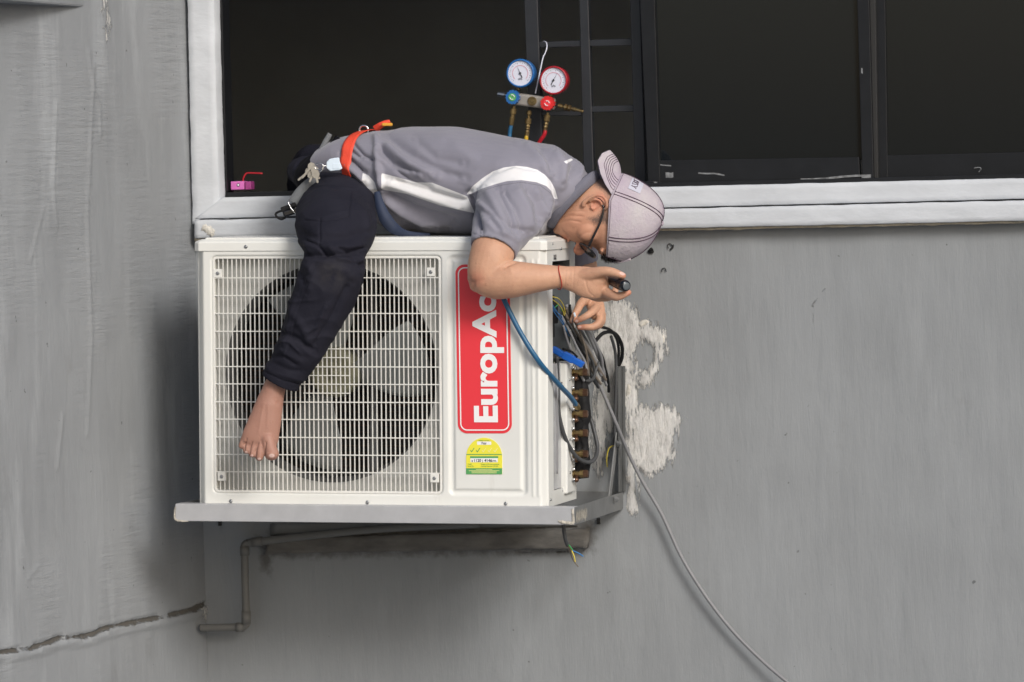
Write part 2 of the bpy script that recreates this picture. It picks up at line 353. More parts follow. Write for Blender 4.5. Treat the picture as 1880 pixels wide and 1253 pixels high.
band('lower_sill', rear, ((357, 405), (2060, 364)), ((357, 438), (2060, 402)), -.052, .06, 'trim', 200, .0014, 17)
band('sill_underside', rear, ((357, 438), (2060, 401)), ((357, 443), (2060, 406)), -.040, .06, 'trim_edge', 260, .004, 27)
# ledge under the unit
band('concrete_ledge', rear, ((492, 990), (1078, 972)), ((486, 1018), (1076, 1007)), -.035, .05, 'ledge', 90, .003, 31)
band('repair_strip', rear, ((496, 962), (1060, 940)), ((496, 985), (1060, 966)), -.008, .03, 'galv', 40, .001, 35)
# filler beads
def lump(name, pts, rad, y, m, root, n=12, flat=.45, seed=0.):
    c = [P(u, v, y) for u, v in pts]; cc, rs = crom(c, rad, 8); mbb = MB(); vs = []; N = len(cc)
    for i, p in enumerate(cc):
        t = (cc[min(i+1, N-1)]-cc[max(i-1, 0)]).normalized(); s = t.cross(Vector((0, 1, 0))).normalized()
        for k in range(n):
            th = 2*math.pi*k/n; rj = rs[i]*PXM*(1+.5*noise.noise(Vector((i*.5+seed, math.cos(th)*1.2, math.sin(th)*1.2+seed)))+.45*noise.noise(Vector((i*1.3+seed, math.cos(th)*3, math.sin(th)*3))))
            vs.append(p+s*math.cos(th)*rj+Vector((0, 1, 0))*math.sin(th)*rj*flat)
    mbb.add(vs, [(i*n+k, i*n+(k+1) % n, (i+1)*n+(k+1) % n, (i+1)*n+k) for i in range(N-1) for k in range(n)]+[tuple(range(n-1, -1, -1)), tuple((N-1)*n+k for k in range(n))])
    me = mbb.mesh(name, True); to_parent(me, root); return link(name, me, m, root, True)
lump('filler_bead', [(1176, 598), (1186, 592), (1200, 606), (1214, 616), (1217, 630), (1208, 655), (1196, 680), (1180, 700), (1160, 708)], [5, 5, 3, 4.5, 2.6, 2.6, 3, 3.6, 1.5], .001, 'filler', rear, seed=1, flat=.4)
lump('filler_bead', [(1148, 630), (1153, 700), (1156, 780), (1158, 860), (1160, 935), (1163, 944)], [3, 5, 2.5, 3.2, 4.5, 1.5], .001, 'filler', rear, seed=5, flat=.3)
lump('filler_bead', [(372, 418), (385, 424), (392, 433)], [8, 9, 6], -.05, 'filler', rear, seed=8)
# bits of old black cable clips left on the wall
def curl(pts, r=.0016, m='rubber', name='cable_clip', root=rear, y=-.006):
    mbb = MB().tube([P(u, v, y) for u, v in pts], r, 6, 4); me = mbb.mesh(name, True); to_parent(me, root); return link(name, me, m, root, True)
curl([(1227, 457), (1226, 450), (1230, 448), (1235, 453), (1230, 458), (1232, 459), (1236, 455), (1236, 449)], .0011)
curl([(1190, 462), (1196, 456), (1199, 464), (1191, 463), (1199, 458)], .0022)
curl([(1215, 500), (1216, 494), (1221, 493), (1223, 499)], .0012)
for bu, bv in ((404, 960), (1099, 957)):
    mbb = MB().box(P(bu-3.5, bv+6, -.012), P(bu+3.5, bv-6, .004)); me = mbb.mesh('wall_plug', True); to_parent(me, rear); link('wall_plug', me, 'dark', rear)

# side wall: runs forward from the left end of the rear wall
DS = math.radians(7.7); sdv = Vector((-math.sin(DS), -math.cos(DS), 0))
c0 = P(357, 440, 0); z0 = P(600, 1560, 0).z; z1 = P(357, -120, 0).z
side = empty('side_wall', (c0.x, 0, z0), 'grey side wall on the left with pale streaks and a ragged joint low down', 'wall')
nx, nz = 330, 330; L = 2.3; vv = []
for j in range(nz+1):
    z = z0+(z1-z0)*j/nz
    for i in range(nx+1):
        s = L*(i/nx); nr = .004*noise.noise(Vector((s*3, z*1.2, 4)))+.0012*noise.noise(Vector((s*13, z*4, 9)))+.004*math.exp(-((s-.66)/.10)**2)
        p = Vector((c0.x, 0, 0))+sdv*s; vv.append((p.x+nr, p.y, z))
me = bpy.data.meshes.new('side'); me.from_pydata(vv, [], [(j*(nx+1)+i+1, j*(nx+1)+i, (j+1)*(nx+1)+i, (j+1)*(nx+1)+i+1) for j in range(nz) for i in range(nx)])
v = verts(me); sp = scr(v)
jl = [(-120, 1222), (3, 1197), (60, 1190), (110, 1172), (160, 1168), (200, 1152), (250, 1142), (300, 1133), (352, 1120), (385, 1106)]
crack = (line_dist(sp, jl)-3.2-1.5*np.sin(sp[:,0]*.11)*np.sin(sp[:,0]*.037))*PXM; lip = (line_dist(sp, [(a, b+10) for a, b in jl])-4)*PXM
setattr_f(me, 'crack', crack); setattr_f(me, 'stain', (line_dist(sp, [(383, 1000), (388, 1160), (392, 1260)])-1)*PXM); setattr_f(me, 'patch', np.minimum(line_dist(sp, [(378, 1120), (384, 1150)])-3, line_dist(sp, [(190, -20), (196, 70)])-1)*PXM+.004)
v[:, 0] += np.where(crack < 0, -.008, 0)+.005*np.exp(-(lip/.006)**2)+.003*np.exp(-((line_dist(sp, [(172, 120), (160, 400), (168, 620), (160, 800)]))/3)**2)
for ln, a in (([(162, 95), (170, 160), (182, 190), (185, 250)], .003), ([(50, 1065), (70, 1040)], .002), ([(80, 380), (55, 480)], .002), ([(103, 190), (98, 340), (104, 420)], .003), ([(115, 760), (105, 860)], .003), ([(62, 1072), (75, 1085)], .002)):
    v[:, 0] += a*np.exp(-(line_dist(sp, ln)/3.0)**2)
me.vertices.foreach_set('co', v.ravel()); me.update(); to_parent(me, side); link('plaster_face', me, 'wall2', side, True)
mb = MB(); a = Vector((c0.x-.012, .2, 0)); b = Vector((c0.x-.012, 0, 0))+sdv*L; mb.add([(a.x, a.y, z0), (b.x, b.y, z0), (b.x-.4, b.y, z0), (a.x-.4, a.y, z0), (a.x, a.y, z1), (b.x, b.y, z1), (b.x-.4, b.y, z1), (a.x-.4, a.y, z1)],
    [(0, 1, 5, 4), (1, 2, 6, 5), (2, 3, 7, 6), (3, 0, 4, 7), (4, 5, 6, 7), (3, 2, 1, 0)])
me = mb.mesh('masonry', True); to_parent(me, side); link('masonry', me, 'wall2', side)
# beam whose underside just shows at top left
bp_ = Vector((c0.x, 0, 0))+sdv*.66
mb = MB().box((bp_.x-1.2, bp_.y-.9, P(100, 2, bp_.y-.5).z), (bp_.x+.004, bp_.y, P(100, 2, bp_.y-.5).z+.25))
o = bev(mb.build('concrete_beam', 'wall2'), .006); tag(o, 'stub of a grey concrete beam against the side wall at the very top left', 'beam')

# room behind the window
RX0, RX1, RZ0, RZ1 = P(300, 300, .2).x-3.2, P(2600, 300, .2).x+1, P(900, 480, .2).z, P(900, -700, .2).z
mb = MB(); x0, x1, y0, y1, zz0, zz1 = RX0, RX1, .26, 5.2, RZ0, RZ1
mb.add([(x0, y0, zz0), (x1, y0, zz0), (x1, y1, zz0), (x0, y1, zz0), (x0, y0, zz1), (x1, y0, zz1), (x1, y1, zz1), (x0, y1, zz1)], [(0, 1, 2, 3), (7, 6, 5, 4), (2, 6, 7, 3), (0, 3, 7, 4), (1, 5, 6, 2)])
o = mb.build('room', 'room', fix=False); tag(o, kind='structure')
# head wall above the window, left pier behind the jamb
mb = MB().box((P(340, 0, .1).x-3.6, .0, P(900, -260, 0).z), (P(2100, 0, 0).x, .25, P(900, -900, 0).z)); mb.box((P(300, 0, .1).x-3.6, .10, RZ0), (P(384, 0, .12).x, .25, P(900, -260, 0).z-.001))
o = mb.build('upper_wall', 'wall'); tag(o, 'grey wall above the window opening, out of the photo but for its pier edge', 'wall')
for nm in ('patch', 'stain', 'crack'): setattr_f(o.data, nm, np.full(len(o.data.vertices), .5))
for ob in rear.children:
    if ob.data and len(ob.data.materials) and ob.data.materials[0] == M['wall'] and 'patch' not in ob.data.attributes:
        for nm in ('patch', 'stain', 'crack'): setattr_f(ob.data, nm, np.full(len(ob.data.vertices), .5))
for ob in [c for c in side.children if 'patch' not in c.data.attributes]+[bpy.data.objects['concrete_beam']]:
    for nm in ('patch', 'stain', 'crack'): setattr_f(ob.data, nm, np.full(len(ob.data.vertices), .5))

# ------------------------------------------------------------------ window
win = empty('sliding_window', P(1000, 350, .04), 'black aluminium sliding window with dark panes, its left half slid open', 'window')
def wbar(mbb, p0, p1, q0, q1, ya, yb):   # four image corners (TL, BL, BR, TR) at depth ya, extruded to yb
    c = [P(*p, ya) for p in (p0, p1, q1, q0)]
    mbb.add(c+[Vector((k.x, yb, k.z)) for k in c], [(0, 1, 2, 3), (7, 6, 5, 4), (0, 4, 5, 1), (1, 5, 6, 2), (2, 6, 7, 3), (3, 7, 4, 0)])
def wpart(name, bars, m, parent=win, b=.0015):
    mbb = MB()
    for k in bars: wbar(mbb, *k)
    me = mbb.mesh(name, True); me.transform(Matrix.Translation(-Vector(win.location))); o = link(name, me, m, parent); bev(o, b, 2) if b else None; return o
wpart('outer_frame', [((397, -60), (408.5, 364), (406, -60), (417, 352), .03, .10),           # left jamb
                      ((409, 354), (409, 364), (1200, 333), (1200, 346), .03, .10),
                      ((1180, 337), (1180, 346), (2050, 316), (2050, 325), .025, .10)], 'black_frame')
sa = wpart('sash', [((1172, -60), (1190, 340), (1200, -60), (1212, 341), .04, .075), ((1572, -60), (1583, 332), (1594, -60), (1604, 333), .0405, .0745),
                    ((1208, 295), (1209, 341), (1577, 289), (1579, 333), .042, .074)], 'black_frame')
wpart('glass', [((1196, -60), (1205, 300), (1575, -60), (1583, 294), .056, .060)], 'glass', sa, 0)
sb = wpart('sash', [((1603, -60), (1610, 331), (1624, -60), (1630, 331), .078, .10), ((1622, 286), (1624, 332), (2050, 276), (2050, 322), .0785, .099)], 'black_frame')
wpart('glass', [((1620, -60), (1626, 292), (2050, -60), (2050, 282), .088, .092)], 'glass', sb, 0)
wpart('meeting_strip', [((1592, -60), (1603, 332), (1606, -60), (1612, 332), .060, .0775)], 'dark')
def smear(pts, rad, y, m='patch', seed=0):
    c = [P(u, v, y) for u, v in pts]
    mbb = MB(); n = len(c); top, bot = [], []
    for i, p in enumerate(c):
        j = noise.noise(Vector((i*1.9, seed, 0))); top.append(p+Vector((0, 0, rad*PXM*(1+j)))); bot.append(p-Vector((0, 0, rad*PXM*(1-j*.7))))
    mbb.add(top+bot, [(i, i+n, i+n+1, i+1) for i in range(n-1)])
    me = mbb.mesh('paint_smear', False); me.transform(Matrix.Translation(-Vector(win.location))); return link('paint_smear', me, M[m], sa)
M['smear'] = mat('dried_paint', (.30, .31, .32), .7, var=.8, vscale=60)
smear([(1470, 330), (1490, 329.5), (1520, 328), (1545, 325), (1570, 323), (1598, 322)], 2.0, .0395, 'smear', 1)
smear([(1582, 326), (1590, 325), (1599, 325)], 4.0, .0392, 'smear', 6)
smear([(1222, 322), (1226, 322), (1232, 322), (1236, 320)], 5, .0415, 'smear', 2); smear([(1282, 318), (1296, 319), (1312, 319), (1330, 322)], 1.4, .0415, 'smear', 3)
smear([(1212, 303), (1222, 304), (1232, 305)], 1.2, .0415, 'smear', 4); smear([(1581, 130), (1584, 131)], 5, .0395, 'smear', 5)
smear([(1198, 338), (1203, 338), (1207, 338)], 4, .0395, 'smear', 7)
curlw = MB().tube([P(1788, 309, .078), P(1798, 308, .078), P(1801, 311, .078), P(1797, 316, .078)], .0013, 6, 4); me = curlw.mesh('paint_mark', True); me.transform(Matrix.Translation(-Vector(win.location))); link('paint_mark', me, 'smear', sb)

gr = empty('window_grille', P(1075, 350, .13), 'black steel security grille of upright and cross bars inside the open window', 'grille')
def gbar(name, *bars):
    for k in bars:
        mbb = MB(); wbar(mbb, *k); me = mbb.mesh(name, True); me.transform(Matrix.Translation(-Vector(gr.location))); bev(link(name, me, 'grille_bar', gr), .002)
gbar('upright_bar', ((960, -60), (975, 350), (985, -60), (998, 350), .11, .14), ((1062, -60), (1072, 350), (1078, -60), (1091, 350), .112, .138), ((1155, -60), (1166, 345), (1173, -60), (1186, 345), .11, .14))
gbar('cross_bar', ((980, 78), (980, 88), (1160, 71), (1160, 84), .118, .132), ((1080, 196), (1080, 207), (1166, 193), (1166, 205), .118, .132), ((985, 205), (985, 213), (1068, 205), (1068, 213), .119, .131),)

# ================================================================== AIR CONDITIONER
ac = empty('air_conditioner', UO, 'cream outdoor air conditioner with fan grille and red label, standing on the wall bracket', 'air conditioner', rot=(0, TILT, 0))
W_ = lp(1004, 930).x; H_ = lp(356, 437).z; D_ = .36
def X(u, v=690): return lp(u, v).x
def Z(v, u=600): return lp(u, v).z
GX0, GX1, GZ0, GZ1 = X(391), X(810), Z(906), Z(471)
def sd_rr(x, z, x0, x1, z0, z1, r):
    qx = np.abs(x-(x0+x1)/2)-(x1-x0)/2+r; qz = np.abs(z-(z0+z1)/2)-(z1-z0)/2+r
    return np.minimum(np.maximum(qx, qz), 0)+np.hypot(np.maximum(qx, 0), np.maximum(qz, 0))-r
ZL = Z(461)
nx, nz = 360, 262
xs = np.linspace(0, W_, nx+1); zs = np.linspace(0, ZL+.004, nz+1); gx, gz = np.meshgrid(xs, zs)
sst = lambda a, b, x: (lambda t: t*t*(3-2*t))(np.clip((x-a)/(b-a), 0, 1))
dep = np.zeros_like(gx)
dep += .026*(1-sst(0, .024, gx))+.022*sst(W_-.017, W_, gx)
dep -= .0022*np.exp(-((gx-.011)/.0028)**2)*sst(.03, .04, gz)*(1-sst(ZL-.05, ZL-.03, gz))
for uu in (978, 988): dep -= .0022*np.exp(-((gx-X(uu))/.003)**2)*sst(.025, .035, gz)*(1-sst(ZL-.03, ZL-.02, gz))
sp_ = sd_rr(gx, gz, X(822), X(968), Z(909), Z(468), .016)
dep -= .006*sst(.0, -.006, sp_) if False else -.0*sp_
dep += .0052*(1-sst(-.009, .001, sp_))
dep -= .0046*(1-sst(-.020, -.013, sp_))
sg_ = sd_rr(gx, gz, GX0-.004, GX1+.004, GZ0-.004, GZ1+.004, .016)
dep += .012*(1-sst(-.010, .001, sg_))
v = np.stack([gx.ravel(), dep.ravel(), gz.ravel()], 1).tolist(); f = []
for j in range(nz):
    for i in range(nx):
        if sg_[j, i] < -.008 and sg_[j+1, i+1] < -.008 and sg_[j+1, i] < -.008 and sg_[j, i+1] < -.008: continue
        a = j*(nx+1)+i; f.append((a, a+1, a+nx+2, a+nx+1))
me = bpy.data.meshes.new('front_panel'); me.from_pydata(v, [], f); link('front_panel', me, 'casing', ac, True)
# body shell: left, back, bottom
mb = MB(); mb.box((.001, .028, .001), (.004, D_, ZL)); mb.box((.004, D_-.004, .001), (W_-.004, D_, ZL)); mb.box((.004, .02, .001), (W_-.002, D_-.004, .006))
mb.build('casing', 'casing', ac)
# lid with chamfered rim
def lidprof():
    mbb = MB(); x0, x1, y0, y1 = -.004, W_+.003, -.003, D_+.004; zb, zt = ZL, H_
    def ring(i, z, c): return [(x0+i+c, y0+i, z), (x1-i-c, y0+i, z), (x1-i, y0+i+c, z), (x1-i, y1-i-c, z), (x1-i-c, y1-i, z), (x0+i+c, y1-i, z), (x0+i, y1-i-c, z), (x0+i, y0+i+c, z)]
    R = [ring(0, zb, .014), ring(0, zt-.010, .014), ring(.002, zt-.006, .014), ring(.012, zt-.001, .014), ring(.016, zt, .014)]
    vs = [p for r in R for p in r]; K = 8
    fs = [(i*K+k, i*K+(k+1) % K, (i+1)*K+(k+1) % K, (i+1)*K+k) for i in range(len(R)-1) for k in range(K)]+[tuple(range(K-1, -1, -1)), tuple((len(R)-1)*K+k for k in range(K))]
    return mbb.add(vs, fs)
zt_save = H_
H_ = H_-.004; bev(lidprof().build('lid', 'lid', ac), .0012, 2)
mb = MB().prism([(X(374), H_-.002), (X(378), H_+.004), (X(990)-.004, H_+.004), (X(990), H_-.002)], .012, D_-.01); bev(mb.build('lid_crown', 'lid', ac), .002)
# fan plate with round hole
FC = (X(602), Z(686)); FR = 201*PXM
mb = MB(); n = 96; vs = []; YP = .034
for k in range(n):
    t = 2*math.pi*k/n; c, s = math.cos(t), math.sin(t)
    sx = ((GX1+.004-FC[0]) if c > 0 else (FC[0]-GX0+.004))/max(abs(c), 1e-6); sz = ((GZ1+.004-FC[1]) if s > 0 else (FC[1]-GZ0+.004))/max(abs(s), 1e-6); rr_ = min(sx, sz)
    rr_ = max(rr_, FR+.001)
    vs += [(FC[0]+c*rr_, YP, FC[1]+s*rr_), (FC[0]+c*(FR+.004), YP, FC[1]+s*(FR+.004)), (FC[0]+c*FR, YP+.004, FC[1]+s*FR), (FC[0]+c*(FR-.008), YP+.06, FC[1]+s*(FR-.008))]
mb.add(vs, [(4*k+j, 4*((k+1) % n)+j, 4*((k+1) % n)+j+1, 4*k+j+1) for k in range(n) for j in range(1)])
mb.build('fan_plate', 'plate', ac, True, fix=False)
_s = MB().add(vs, [(4*k+j, 4*((k+1) % n)+j, 4*((k+1) % n)+j+1, 4*k+j+1) for k in range(n) for j in (1, 2)]); _s.build('fan_shroud', mat('shroud_grey', (.13, .132, .13), .6, var=.15, vscale=9), ac, True, fix=False)
mb = MB(); mb.box((GX0-.01, .012, GZ0-.01), (GX0-.004, .024, GZ1+.01)); 
# grille: bars in a frame
mb = MB(); YG = .004
n_v = 50; bw = .0021
for i in range(n_v+1):
    x = GX0+.004+(GX1-GX0-.008)*i/n_v; mb.box((x-bw/2, YG, GZ0+.004), (x+bw/2, YG+.0055, GZ1-.004))
Zs = [Z(v_) for v_ in (485, 510.5, 543, 576, 609, 641, 674, 706, 739, 771, 804, 836, 868, 893)]
for z in Zs[1:-1]: mb.box((GX0+.003, YG-.0012, z-.0013), (GX1-.003, YG+.005, z+.0013))
for v_ in (657, 690, 722.5): mb.box((X(556), YG-.0011, Z(v_)-.0011), (X(642), YG+.004, Z(v_)+.0011))
mb.build('guard_bars', 'grille', ac)
ro = rr(GX0, GX1, GZ0, GZ1, .012); ri = rr(GX0+.006, GX1-.006, GZ0+.006, GZ1-.006, .007); N = len(ro); mb = MB()
mb.add([(p[0], YG-.002, p[1]) for p in ro]+[(p[0], YG-.002, p[1]) for p in ri]+[(p[0], .033, p[1]) for p in ro]+[(p[0], .033, p[1]) for p in ri],
       [(i, (i+1) % N, (i+1) % N+N, i+N) for i in range(N)]+[(i+N, (i+1) % N+N, (i+1) % N+3*N, i+3*N) for i in range(N)]+[(i, i+2*N, (i+1) % N+2*N, (i+1) % N) for i in range(N)])
gf = mb.build('guard_frame', 'grille', ac); bev(gf, .0012)
def screw(name, x, z, y=0., r=.0048, root=ac, nrmx=(0, -1, 0)):
    return MB().lathe((x, y, z), nrmx, [(0, r), (.0012, r), (.0028, r*.72), (.003, r*.3), (.0022, r*.12)], 14).build(name, 'steel', root, True)
for (uu, v_) in ((401, 502), (792, 500), (405, 877), (796, 877)):
    x, z = X(uu), Z(v_); t = MB().box((x-.011, YG-.003, z-.011), (x+.011, YG+.006, z+.011)).build('mounting_tab', 'grille', ac); bev(t, .001)
    s_ = screw('screw', x, z, YG-.003); s_.parent = t
for uu, v_ in ((454, 453),): screw('screw', X(uu), Z(v_), -.003)
for uu in (422, 673, 927): screw('screw', X(uu), Z(922), .0)
# fan: hub and blades
fan = empty('fan', (0, 0, 0)); fan.parent = ac; 
fcx, fcz = FC[0], FC[1]; YF = .075
def fanshape(ang, mbb):
    nr_, na = 10, 14; R0, R1 = .052, .255*.985; vs = []
    for i in range(nr_+1):
        r_ = R0+(R1-R0)*i/nr_; t = i/nr_; half = math.radians(23+5*math.sin(t*math.pi)); sw = math.radians(10)*t
        for j in range(na+1):
            a = ang+sw+half*(2*j/na-1); y = YF+.055*(2*j/na-1)*(.45+.55*t)*-1+.0
            vs.append((fcx+r_*math.cos(a), y, fcz+r_*math.sin(a)))
    n1 = len(vs); vs += [(a, b+.003, c) for a, b, c in vs]; K = na+1
    fs = [(i*K+j, i*K+j+1, (i+1)*K+j+1, (i+1)*K+j) for i in range(nr_) for j in range(na)]
    fs += [tuple(n1+q for q in reversed(k)) for k in fs]
    for i in range(nr_): fs += [(i*K, (i+1)*K, n1+(i+1)*K, n1+i*K), (i*K+na, n1+i*K+na, n1+(i+1)*K+na, (i+1)*K+na)]
    for j in range(na): fs += [(j, n1+j, n1+j+1, j+1), (nr_*K+j, nr_*K+j+1, n1+nr_*K+j+1, n1+nr_*K+j)]
    return mbb.add(vs, fs)
for a in (4, 102, 248): fanshape(math.radians(a-4), MB()).build('blade', 'fan', fan, True)
MB().lathe((fcx, YF+.05, fcz), (0, -1, 0), [(0, .066), (.06, .066), (.072, .060), (.076, .045), (.066, .03), (.066, .012), (.078, .009), (.079, .002)], 40).build('hub', 'hub', fan, True)
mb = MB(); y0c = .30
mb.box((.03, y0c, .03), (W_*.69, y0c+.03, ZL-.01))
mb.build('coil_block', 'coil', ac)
mb = MB()
for i in range(34): z = .05+i*.018; mb.box((.04, y0c-.004, z), (W_*.68, y0c, z+.0016))
mb.build('coil_tubes', 'copper', ac)
mb = MB(); mb.box((fcx-.06, .20, .01), (fcx-.04, .22, ZL-.01)); mb.box((fcx+.06, .20, .01), (fcx+.08, .22, ZL-.01)); mb.lathe((fcx, .22, fcz), (0, -1, 0), [(0, .06), (.07, .06), (.075, .05)], 24)
mb.build('motor_mount', 'galv', ac)
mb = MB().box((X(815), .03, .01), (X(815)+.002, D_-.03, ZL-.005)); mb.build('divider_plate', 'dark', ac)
# brand label: red rounded plate, white keyline, upright lettering
lab = MB(); tl, tr_, br_, bl = (836, 486), (935, 486), (940, 796), (841, 796)
def labq(s, t, y):                # s across, t down, on the slightly skewed sticker
    a = Vector(lp(*tl)).lerp(lp(*tr_), s); b = Vector(lp(*bl)).lerp(lp(*br_), s); p = a.lerp(b, t); return Vector((p.x, y, p.z))
YL0 = -.0004
def lab_rr(x0, x1, y0, y1, r, asp):
    return [(p[0], p[1]*asp) for p in rr(x0, x1, y0/asp, y1/asp, r)]
def labplate(x0, x1, y0, y1, r, yy, th):
    pts = rr(x0, x1, y0*3.1, y1*3.1, r, 8); c = [labq(p[0], p[1]/3.1, yy) for p in pts]; n = len(c); m_ = MB()
    m_.add(c+[k+Vector((0, th, 0)) for k in c], [tuple(range(n)), tuple(range(2*n-1, n-1, -1))]+[(i, i+n, (i+1) % n+n, (i+1) % n) for i in range(n)]); return m_
label = labplate(0, 1, 0, 1, .17, -.0012+.0006, .002).build('brand_label', 'red', ac)
def labring(x0, x1, y0, y1, r, wd, yy):
    a = rr(x0, x1, y0*3.1, y1*3.1, r, 8); b = rr(x0+wd, x1-wd, y0*3.1+wd, y1*3.1-wd, r-wd, 8); n = len(a)
    A = [labq(p[0], p[1]/3.1, yy) for p in a]; B = [labq(p[0], p[1]/3.1, yy) for p in b]
    return MB().add(A+B, [(i, (i+1) % n, (i+1) % n+n, i+n) for i in range(n)])
labring(.045, .955, .016, .984, .13, .022, -.0016).build('keyline', 'white', label, fix=False)
base = labq(.725, .943, -.0014); upd = (labq(.68, .0, 0)-labq(.68, 1, 0)).normalized(); lef = (labq(0, .5, 0)-labq(1, .5, 0)).normalized()
mw = Matrix(((upd.x, lef.x, 0, base.x), (0, 0, -1, base.y), (upd.z, lef.z, 0, base.z), (0, 0, 0, 1)))
TXT = text('EuropAce', .0835, 'white', label, mw, bold=.0030, ext=.0003, sx=1.105)
# energy label
el = MB(); e0, e1 = (856, 871), (922, 871); pts = []
q = lambda u_, v_, y: Vector((lp(u_, v_).x, y, lp(u_, v_).z))
arc = [(889+33*math.cos(math.radians(a)), 839-35*math.sin(math.radians(a))) for a in range(0, 181, 12)]
out = arc+[(856, 871), (922, 871)]
c = [q(a, b, -.0008) for a, b in out]; n = len(c); el.add(c+[k+Vector((0, .0015, 0)) for k in c], [tuple(range(n)), tuple(range(2*n-1, n-1, -1))]+[(i, i+n, (i+1) % n+n, (i+1) % n) for i in range(n)])
en = el.build('energy_label', 'yellow', ac)
def lrect(u0_, v0_, u1_, v1_, m, yy=-.0011, nm='print'):
    c = [q(u0_, v0_, yy), q(u0_, v1_, yy), q(u1_, v1_, yy), q(u1_, v0_, yy)]; return MB().add(c, [(0, 1, 2, 3)]).build(nm, m, en, fix=False)
lrect(856, 860, 922, 871, 'green'); lrect(856.5, 834, 921.5, 835.6, 'green'); lrect(863, 838, 915, 841.5, 'green'); lrect(864, 841.5, 914, 849, 'white'); lrect(876, 811, 902, 817, 'white', -.0011)
def check(u_, v_, m):
    pts = [(u_-3.6, v_+1), (u_-2.4, v_-.6), (u_-1.0, v_+1.8), (u_+3.4, v_-4.6), (u_+4.2, v_-3.6), (u_-.8, v_+4.2)]
    MB().add([q(a, b, -.0012) for a, b in pts], [(0, 1, 2, 5), (2, 3, 4, 5)]).build('check_mark', m, en, fix=False)
for i in range(5): check(867+10.7*i, 827, 'green' if i < 2 else 'pale')
def ltext(s, u_, v_, size, m='ink', bold=.0001, al='LEFT', yy=-.0015, name='lettering', sx=1):
    b_ = q(u_, v_, yy); text(s, size*PXM*1.4, m, en, Matrix(((1, 0, 0, b_.x), (0, 0, -1, b_.y), (0, 1, 0, b_.z), (0, 0, 0, 1))), bold, .0001, name, al, sx)
ltext('$', 866, 848, 3.4); ltext('1120', 869.5, 848.2, 5.2, bold=.00022); ltext('|', 885.5, 848.2, 4.4); ltext('4146', 889.5, 848.2, 5.2, bold=.00022); ltext('kWh', 902.5, 848, 3.2); ltext('Fair', 889, 816.2, 4.6, al='CENTER')
ltext('ENERGY RATING', 889, 810, 1.9, 'green', 0, 'CENTER')
for i, v_ in enumerate((853.5, 857)): ltext('Model' if i == 0 else 'Serial No', 859, v_, 2.2, 'green', 0); ltext('Tested at full load condition' if i == 0 else 'Cooling Capacity 7.50 kW', 883, v_, 2.2, 'green', 0)
for v_, wd in ((862.6, 30), (864.6, 56), (866.6, 46), (868.6, 46)): lrect(889-wd/2, v_-.45, 889+wd/2, v_+.35, 'pale', -.0012)
# right side of the unit
sx_ = W_-.0005
mb = MB()
def sv(zv): return Z(zv, 1000)
zo0, zo1, zc0, zc1 = sv(668), sv(482), sv(905), sv(672)
def srect(mbb, ya, yb, za, zb, xa=None, th=.002): xa = sx_ if xa is None else xa; mbb.box((xa-th, ya, za), (xa, yb, zb))
srect(mb, .022, .085, .001, ZL); srect(mb, .30, D_-.0005, .001, ZL); srect(mb, .085, .30, zo1, ZL); srect(mb, .085, .30, .001, zc0)
bev(mb.build('side_panel', 'casing', ac), .0006)
mb = MB(); srect(mb, .085, .30, zo0-.02, zo1+.004, sx_-.05, .003); mb.box((sx_-.05, .085, zo1), (sx_-.003, .30, zo1+.004)); mb.box((sx_-.05, .298, zo0), (sx_-.003, .302, zo1)); mb.build('electrical_box', 'panel_grey', ac)
mb = MB(); mb.box((sx_-.049, .09, sv(625)), (sx_-.02, .20, sv(545))); mb.box((sx_-.05, .18, sv(600)), (sx_-.024, .26, sv(560))); bev(mb.build('terminal_block', 'rubber', ac), .002)
bev(MB().box((sx_-.049, .10, sv(505)), (sx_-.012, .285, sv(488))).build('terminal_cover', 'dark', ac), .002)
M['clear'] = mat('cloudy_plastic', (.50, .51, .52), .25, var=.35, vscale=14, bump=.6, bscale=12)
mb = MB(); srect(mb, .085, .215, zc0, zc1, sx_-.006, .003); mb.build('clear_cover', 'clear', ac)
for k in range(3): bev(MB().box((sx_-.003, .19+.0, sv(510+k*200)-.004), (sx_+.001, .196, sv(510+k*200)+.004)).build('side_screw', 'steel', ac), .001)
mb = MB(); mb.box((sx_-.03, .205, sv(917)), (sx_+.010, .30, sv(672))); bev(mb.build('valve_plate', 'casing', ac), .005, 3)
for v_ in (705, 760, 816, 878): screw('screw', sx_+.010, sv(v_), .235, .0035, ac, (1, 0, 0))
for v_, y_ in ((449, .045), (459, .15)): screw('screw', sx_+.002, Z(v_, 1000), y_+.03, .004, ac, (1, 0, 0))
screw('screw', sx_, sv(920), .045, .0035, ac, (1, 0, 0))
_r = random.Random(3); mb = MB()
for _o, _q in ((.010, .0), (.024, .012), (.016, .030)):
    _p = [(sx_+_o+_r.uniform(-.004, .004), .322+_q, sv(690+_i*14.5)) for _i in range(15)]; mb.tube(_p, [.014+_r.uniform(-.004, .006) for _ in _p], 12, 4)
mb.build('valve_insulation', 'rubber', ac, True)
# stencilled caption over the terminal opening
tb = Vector((sx_+.0005, .10, sv(477))); text('|||.|||.|', .015, 'ink', ac, Matrix(((0, 0, 1, tb.x), (1, 0, 0, tb.y), (0, 1, 0, tb.z), (0, 0, 0, 1))), .0002, .0001)
